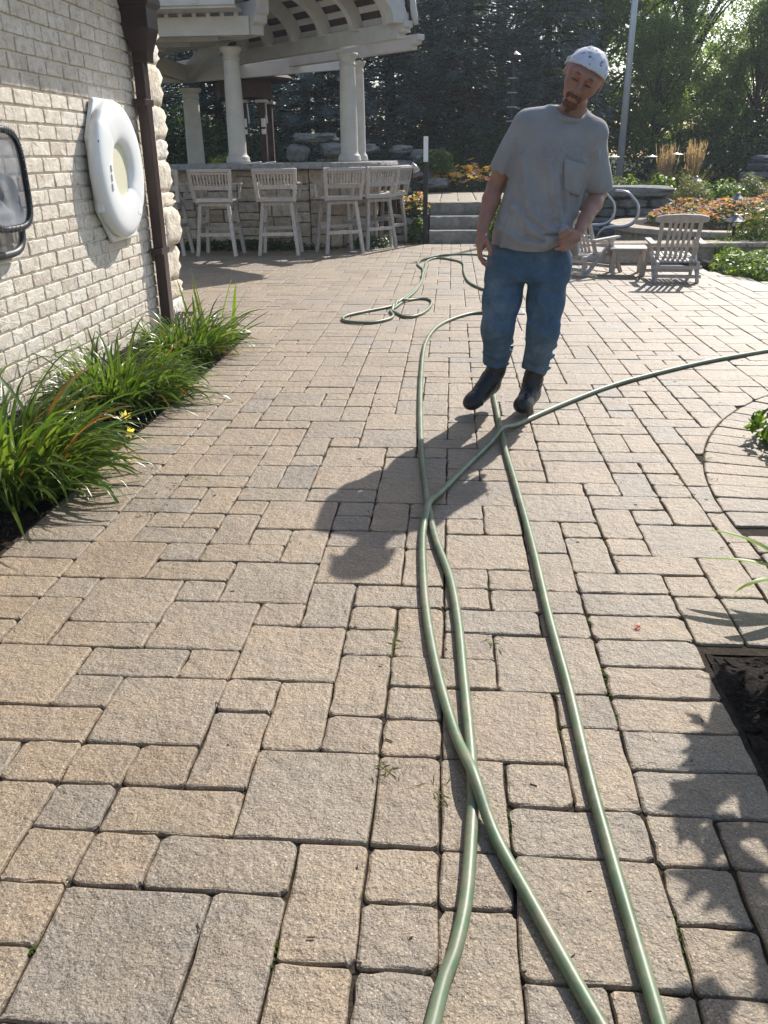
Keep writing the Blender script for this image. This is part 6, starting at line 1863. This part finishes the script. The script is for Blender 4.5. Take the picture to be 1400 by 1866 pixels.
# folds: from the armpits, pulled to the hand, swag across the belly
yf = lambda x, z: 4.52
def surf(x, z):
    zz = min(max(z, zt[0]), zt[-1]); cx = np.interp(zz, zt, [t[1] for t in tab]); a = np.interp(zz, zt, [t[2] for t in tab]); b = np.interp(zz, zt, [t[3] for t in tab])
    q = max(0.0, 1 - ((x - cx) / a) ** 2); return (x, 4.655 - .02 * min(1, max(0, (1.2 - z) / .3)) - b * math.sqrt(q), z)
def fold(pts, w_, amp): f.ridge([surf(*p) for p in pts], w_ * .85, amp * 2.6)
fold([(.57, .95), (.50, .94), (.40, .985), (.31, 1.10)], .020, .016)
fold([(.57, .97), (.49, .985), (.40, 1.06), (.335, 1.20)], .017, .011)
fold([(.565, .99), (.535, 1.10), (.515, 1.24)], .013, .009)
fold([(.575, .99), (.575, 1.10), (.57, 1.22)], .012, .008)
fold([(.57, .94), (.48, .915), (.36, .93), (.25, .99)], .018, .012)
fold([(.55, .965), (.46, .962), (.36, 1.02), (.30, 1.14)], .010, -.009)
fold([(.54, .93), (.44, .935), (.33, .96)], .009, -.009)
fold([(.345, 1.33), (.37, 1.20), (.40, 1.10)], .016, .008)
fold([(.325, 1.28), (.34, 1.17), (.35, 1.05)], .011, -.007)
fold([(.66, 1.30), (.655, 1.18), (.63, 1.05)], .016, .010)
fold([(.645, 1.27), (.635, 1.15), (.615, 1.03)], .010, -.012)
fold([(.30, 1.05), (.27, .97), (.255, .91)], .014, .008)
fold([(.47, 1.30), (.50, 1.15), (.52, 1.05)], .018, .006)
f.ridge([(.30, 4.60, 1.40), (.275, 4.61, 1.33), (.255, 4.62, 1.26)], .014, .008)
f.ridge([(.33, 4.59, 1.36), (.305, 4.60, 1.29)], .010, -.008)
f.ridge([(.71, 4.565, 1.35), (.735, 4.575, 1.25), (.745, 4.59, 1.16)], .016, .010)
f.ridge([(.685, 4.56, 1.33), (.70, 4.57, 1.22)], .010, -.010)
f.ridge([(.78, 4.60, 1.31), (.80, 4.64, 1.19)], .014, .007)
# the hem bunched in the fist
f.cap((.565, 4.50, .985), (.585, 4.465, .925), .030, .022, .02)
f.cap((.61, 4.51, .93), (.635, 4.56, .875), .028, .020, .02)
mpart('t_shirt', f.mesh('t_shirt', 1), 'tshirt')
# pocket on the man's left chest
vs = []; fs = []; nU, nV = 8, 8
for j in range(nV + 1):
    for i in range(nU + 1):
        u, v = i / nU, j / nV
        x = .548 + u * .122 + .012 * (1 - v) - .006; z = 1.165 + v * .155 - u * .034
        if v < .2: z += (abs(u - .5) ** 2) * .05 * (1 - v / .2)
        p = surf(x, z); vs.append((p[0], p[1] - .003 - .003 * math.sin(v * 3.1), p[2]))
for j in range(nV):
    for i in range(nU): fs.append((j * (nU + 1) + i, j * (nU + 1) + i + 1, (j + 1) * (nU + 1) + i + 1, (j + 1) * (nU + 1) + i))
mb = MB(); mb.add(vs, fs); me = mb.mesh('pocket', True); po = mpart('pocket', me, 'tshirt')
so = po.modifiers.new('solid', 'SOLIDIFY'); so.thickness = .004; so.offset = 0
# ---------------- jeans
f = Field((.05, 4.38, .10), (.78, 4.98, .98), .0055)
def pelvis(X, Y, Z):
    cx = np.interp(Z, [.68, .80, .95], [.405, .41, .42]); a = np.interp(Z, [.68, .80, .95], [.205, .205, .192])
    return np.maximum((np.sqrt(((X - cx) / a) ** 2 + ((Y - 4.67) / .132) ** 2) - 1) * .132, np.maximum(Z - .955, .735 - Z))
f.put((.15, 4.45, .6), (.7, 4.9, .96), pelvis, .02)
f.cap((.310, 4.67, .80), (.275, 4.635, .62), .106, .094, .06); f.cap((.275, 4.635, .62), (.258, 4.61, .475), .094, .080, .05)
f.cap((.258, 4.61, .475), (.262, 4.70, .285), .079, .074, .05)
f.cap((.520, 4.67, .80), (.508, 4.635, .62), .106, .094, .06); f.cap((.508, 4.635, .62), (.500, 4.605, .455), .094, .080, .05)
f.cap((.500, 4.605, .455), (.476, 4.69, .245), .079, .073, .05)
# the gap between the legs
for y in np.arange(4.46, 4.92, .02):
    f.cap((.402, y, .725), (.372, y, .20), .004, .010, .016, 's')
# cut the hems
f.put((.12, 4.4, .1), (.372, 4.95, .40), lambda X, Y, Z: (.262 + (X - .262) * -.10) - Z, 0, 'i', 0)
f.put((.372, 4.4, .1), (.75, 4.95, .35), lambda X, Y, Z: (.222 + (X - .47) * -.40 - (Y - 4.68) * .25) - Z, 0, 'i', 0)
f.cap((.262, 4.705, .20), (.262, 4.695, .30), .062, .060, .004, 's'); f.cap((.470, 4.70, .12), (.476, 4.69, .29), .060, .058, .004, 's')
crumple(f, 8.0, .005)
jr = lambda pts, w_, a: f.ridge(pts, w_ * .9, a * (2.2 if a > 0 else 1.1))
for cx, cy, cz, s_ in ((.262, 4.52, .475, 1), (.495, 4.515, .455, -1)):
    jr([(cx - .08, cy + .05, cz + .06), (cx, cy + .0, cz + .01), (cx + .08, cy + .05, cz + .05)], .016, .010)
    jr([(cx - .08, cy + .06, cz - .01), (cx, cy + .02, cz - .05), (cx + .08, cy + .06, cz - .02)], .013, -.010)
    jr([(cx - .07, cy + .07, cz - .06), (cx + .02, cy + .06, cz - .10), (cx + .08, cy + .09, cz - .07)], .013, .010)
    jr([(cx - .08, cy + .10, cz - .13), (cx, cy + .08, cz - .155), (cx + .08, cy + .12, cz - .13)], .012, .011)
    jr([(cx - .08, cy + .10, cz - .165), (cx, cy + .09, cz - .19), (cx + .08, cy + .12, cz - .165)], .010, -.010)
    jr([(cx - .07, cy + .12, cz - .20), (cx, cy + .10, cz - .215), (cx + .07, cy + .13, cz - .20)], .010, .010)
jr([(.415, 4.535, .90), (.412, 4.535, .83), (.405, 4.545, .75)], .007, .006); jr([(.445, 4.54, .90), (.442, 4.538, .83), (.41, 4.545, .75)], .006, .0035); jr([(.27, 4.60, .90), (.24, 4.62, .85), (.215, 4.66, .83)], .006, .004); jr([(.57, 4.60, .90), (.60, 4.62, .85), (.62, 4.66, .83)], .006, .004)
jr([(.41, 4.55, .72), (.34, 4.545, .76), (.24, 4.57, .80)], .014, .009)
jr([(.41, 4.55, .72), (.48, 4.545, .75), (.58, 4.57, .79)], .014, .009)
jr([(.41, 4.55, .70), (.34, 4.54, .70), (.26, 4.55, .69)], .011, -.010)
jr([(.41, 4.55, .70), (.48, 4.54, .69), (.56, 4.55, .67)], .011, -.010)
jr([(.35, 4.54, .66), (.30, 4.53, .60), (.28, 4.52, .55)], .016, .008)
jr([(.45, 4.54, .66), (.49, 4.53, .60), (.50, 4.52, .54)], .016, .008)
jr([(.19, 4.60, .70), (.18, 4.60, .55)], .012, -.006); jr([(.60, 4.62, .72), (.60, 4.6, .55)], .012, -.006)
mpart('jeans', f.mesh('jeans', 1), 'denim')
# ---------------- boots: sole on the ground line, shaft up into the jeans
def boot(heel, toe, ankle, label):
    heel, toe, ankle = Vector(heel), Vector(toe), Vector(ankle)
    d = (toe - heel); L_ = d.length; d.normalize()
    up = (ankle - heel.lerp(toe, .22)).normalized(); up = (up - d * up.dot(d)).normalized(); sd = d.cross(up)
    P = lambda a, b, c: heel + d * (a * L_) + sd * b + up * c
    lo = np.minimum(np.minimum(heel, toe), ankle) - .13; hi = np.maximum(np.maximum(heel, toe), ankle) + .15
    Rm = np.array([[d.x, sd.x, up.x], [d.y, sd.y, up.y], [d.z, sd.z, up.z]])
    f = Field(lo, hi, .004)
    f.ell(P(.82, 0, .052), (.062, .050, .040), Rm, .02)        # toe cap
    f.ell(P(.62, 0, .062), (.085, .049, .046), Rm, .03)
    f.ell(P(.38, 0, .075), (.080, .044, .060), Rm, .03)
    f.ell(P(.14, 0, .065), (.050, .041, .050), Rm, .03)
    f.cap(P(.20, 0, .09), ankle, .050, .050, .03); f.cap(P(.45, 0, .09), ankle.lerp(P(.45, 0, .09), .5), .045, .046, .03)
    f.cap(ankle, ankle + (ankle - P(.25, 0, .03)).normalized() * .185, .052, .056, .02)
    f.put(lo, hi, lambda X, Y, Z: .018 - ((X - heel.x) * up.x + (Y - heel.y) * up.y + (Z - heel.z) * up.z), 0, 'i', 0)
    f.ridge([P(.74, -.055, .04), P(.68, 0, .112), P(.74, .055, .04)], .007, .006)
    for zz in (.13, .16, .19): f.ridge([P(.42, -.05, zz), P(.22, -.05, zz + .015)], .007, .005); f.ridge([P(.42, .05, zz), P(.22, .05, zz + .015)], .007, .005)
    f.ridge([P(.40, -.05, .06), P(.30, -.05, .11)], .006, .004); f.ridge([P(.40, .05, .06), P(.30, .05, .11)], .006, .004)
    b = mpart('boot', f.mesh('boot', 1), 'boot')
    mb = MB(); ol = []
    for k in range(30):
        a = 2 * math.pi * k / 30; c, s_ = math.cos(a), math.sin(a)
        x = .5 + .53 * math.copysign(abs(c) ** .8, c); w_ = .050 if x > .55 else .041
        if .30 < x < .5: w_ = .038
        ol.append((x, s_ * w_ * (1 - .15 * max(0, x - .85) / .2)))
    n = len(ol)
    vs = [P(x, y * 1.14, .030) for x, y in ol] + [P(x, y * 1.14, .002 if not (.28 < x < .42) else .010) for x, y in ol]
    mb.add(vs, [tuple(range(n)), tuple(range(n, 2 * n))[::-1]] + [(k, n + k, n + (k + 1) % n, (k + 1) % n) for k in range(n)])
    for k in range(n):       # lugs round the edge
        if k % 2 == 0:
            x, y = ol[k]; x2, y2 = ol[(k + 1) % n]
            if .28 < x < .42: continue
            q = [P(x, y * 1.24, .024), P(x2, y2 * 1.24, .024), P(x2, y2 * 1.20, -.007), P(x, y * 1.20, -.007), P(x, y * .8, .014), P(x2, y2 * .8, .014), P(x2, y2 * .8, -.006), P(x, y * .8, -.006)]
            mb.add(q, [(0, 1, 2, 3), (7, 6, 5, 4), (0, 3, 7, 4), (1, 5, 6, 2), (3, 2, 6, 7), (0, 4, 5, 1)])
    so = mb.build('sole', M['boot_sole'], b)
    so.matrix_parent_inverse = Matrix.Translation(-Vector(MANP))
    mb = MB()
    for k in range(6):
        t = k / 5; c0 = P(.64 - .34 * t, 0, .118 + .105 * t)
        mb.tube([c0 + sd * -.030, c0 + up * .008 + d * .008, c0 + sd * .030], .0034, 5)
    c0 = P(.52, -.02, .13); mb.tube(catmull([c0, c0 + d * .03 - sd * .012 + up * .012, c0 + d * .055 - sd * .02 + up * .004, c0 + d * .045 - sd * .01 - up * .002, c0], 4), .0024, 5)
    lc = mb.build('lace', M['lamp_metal'], b); lc.matrix_parent_inverse = Matrix.Translation(-Vector(MANP))
    return b
boot((.272, 4.775, .088), (.105, 4.575, .012), (.264, 4.705, .225), '')
boot((.478, 4.775, .011), (.388, 4.525, .009), (.474, 4.700, .175), '')
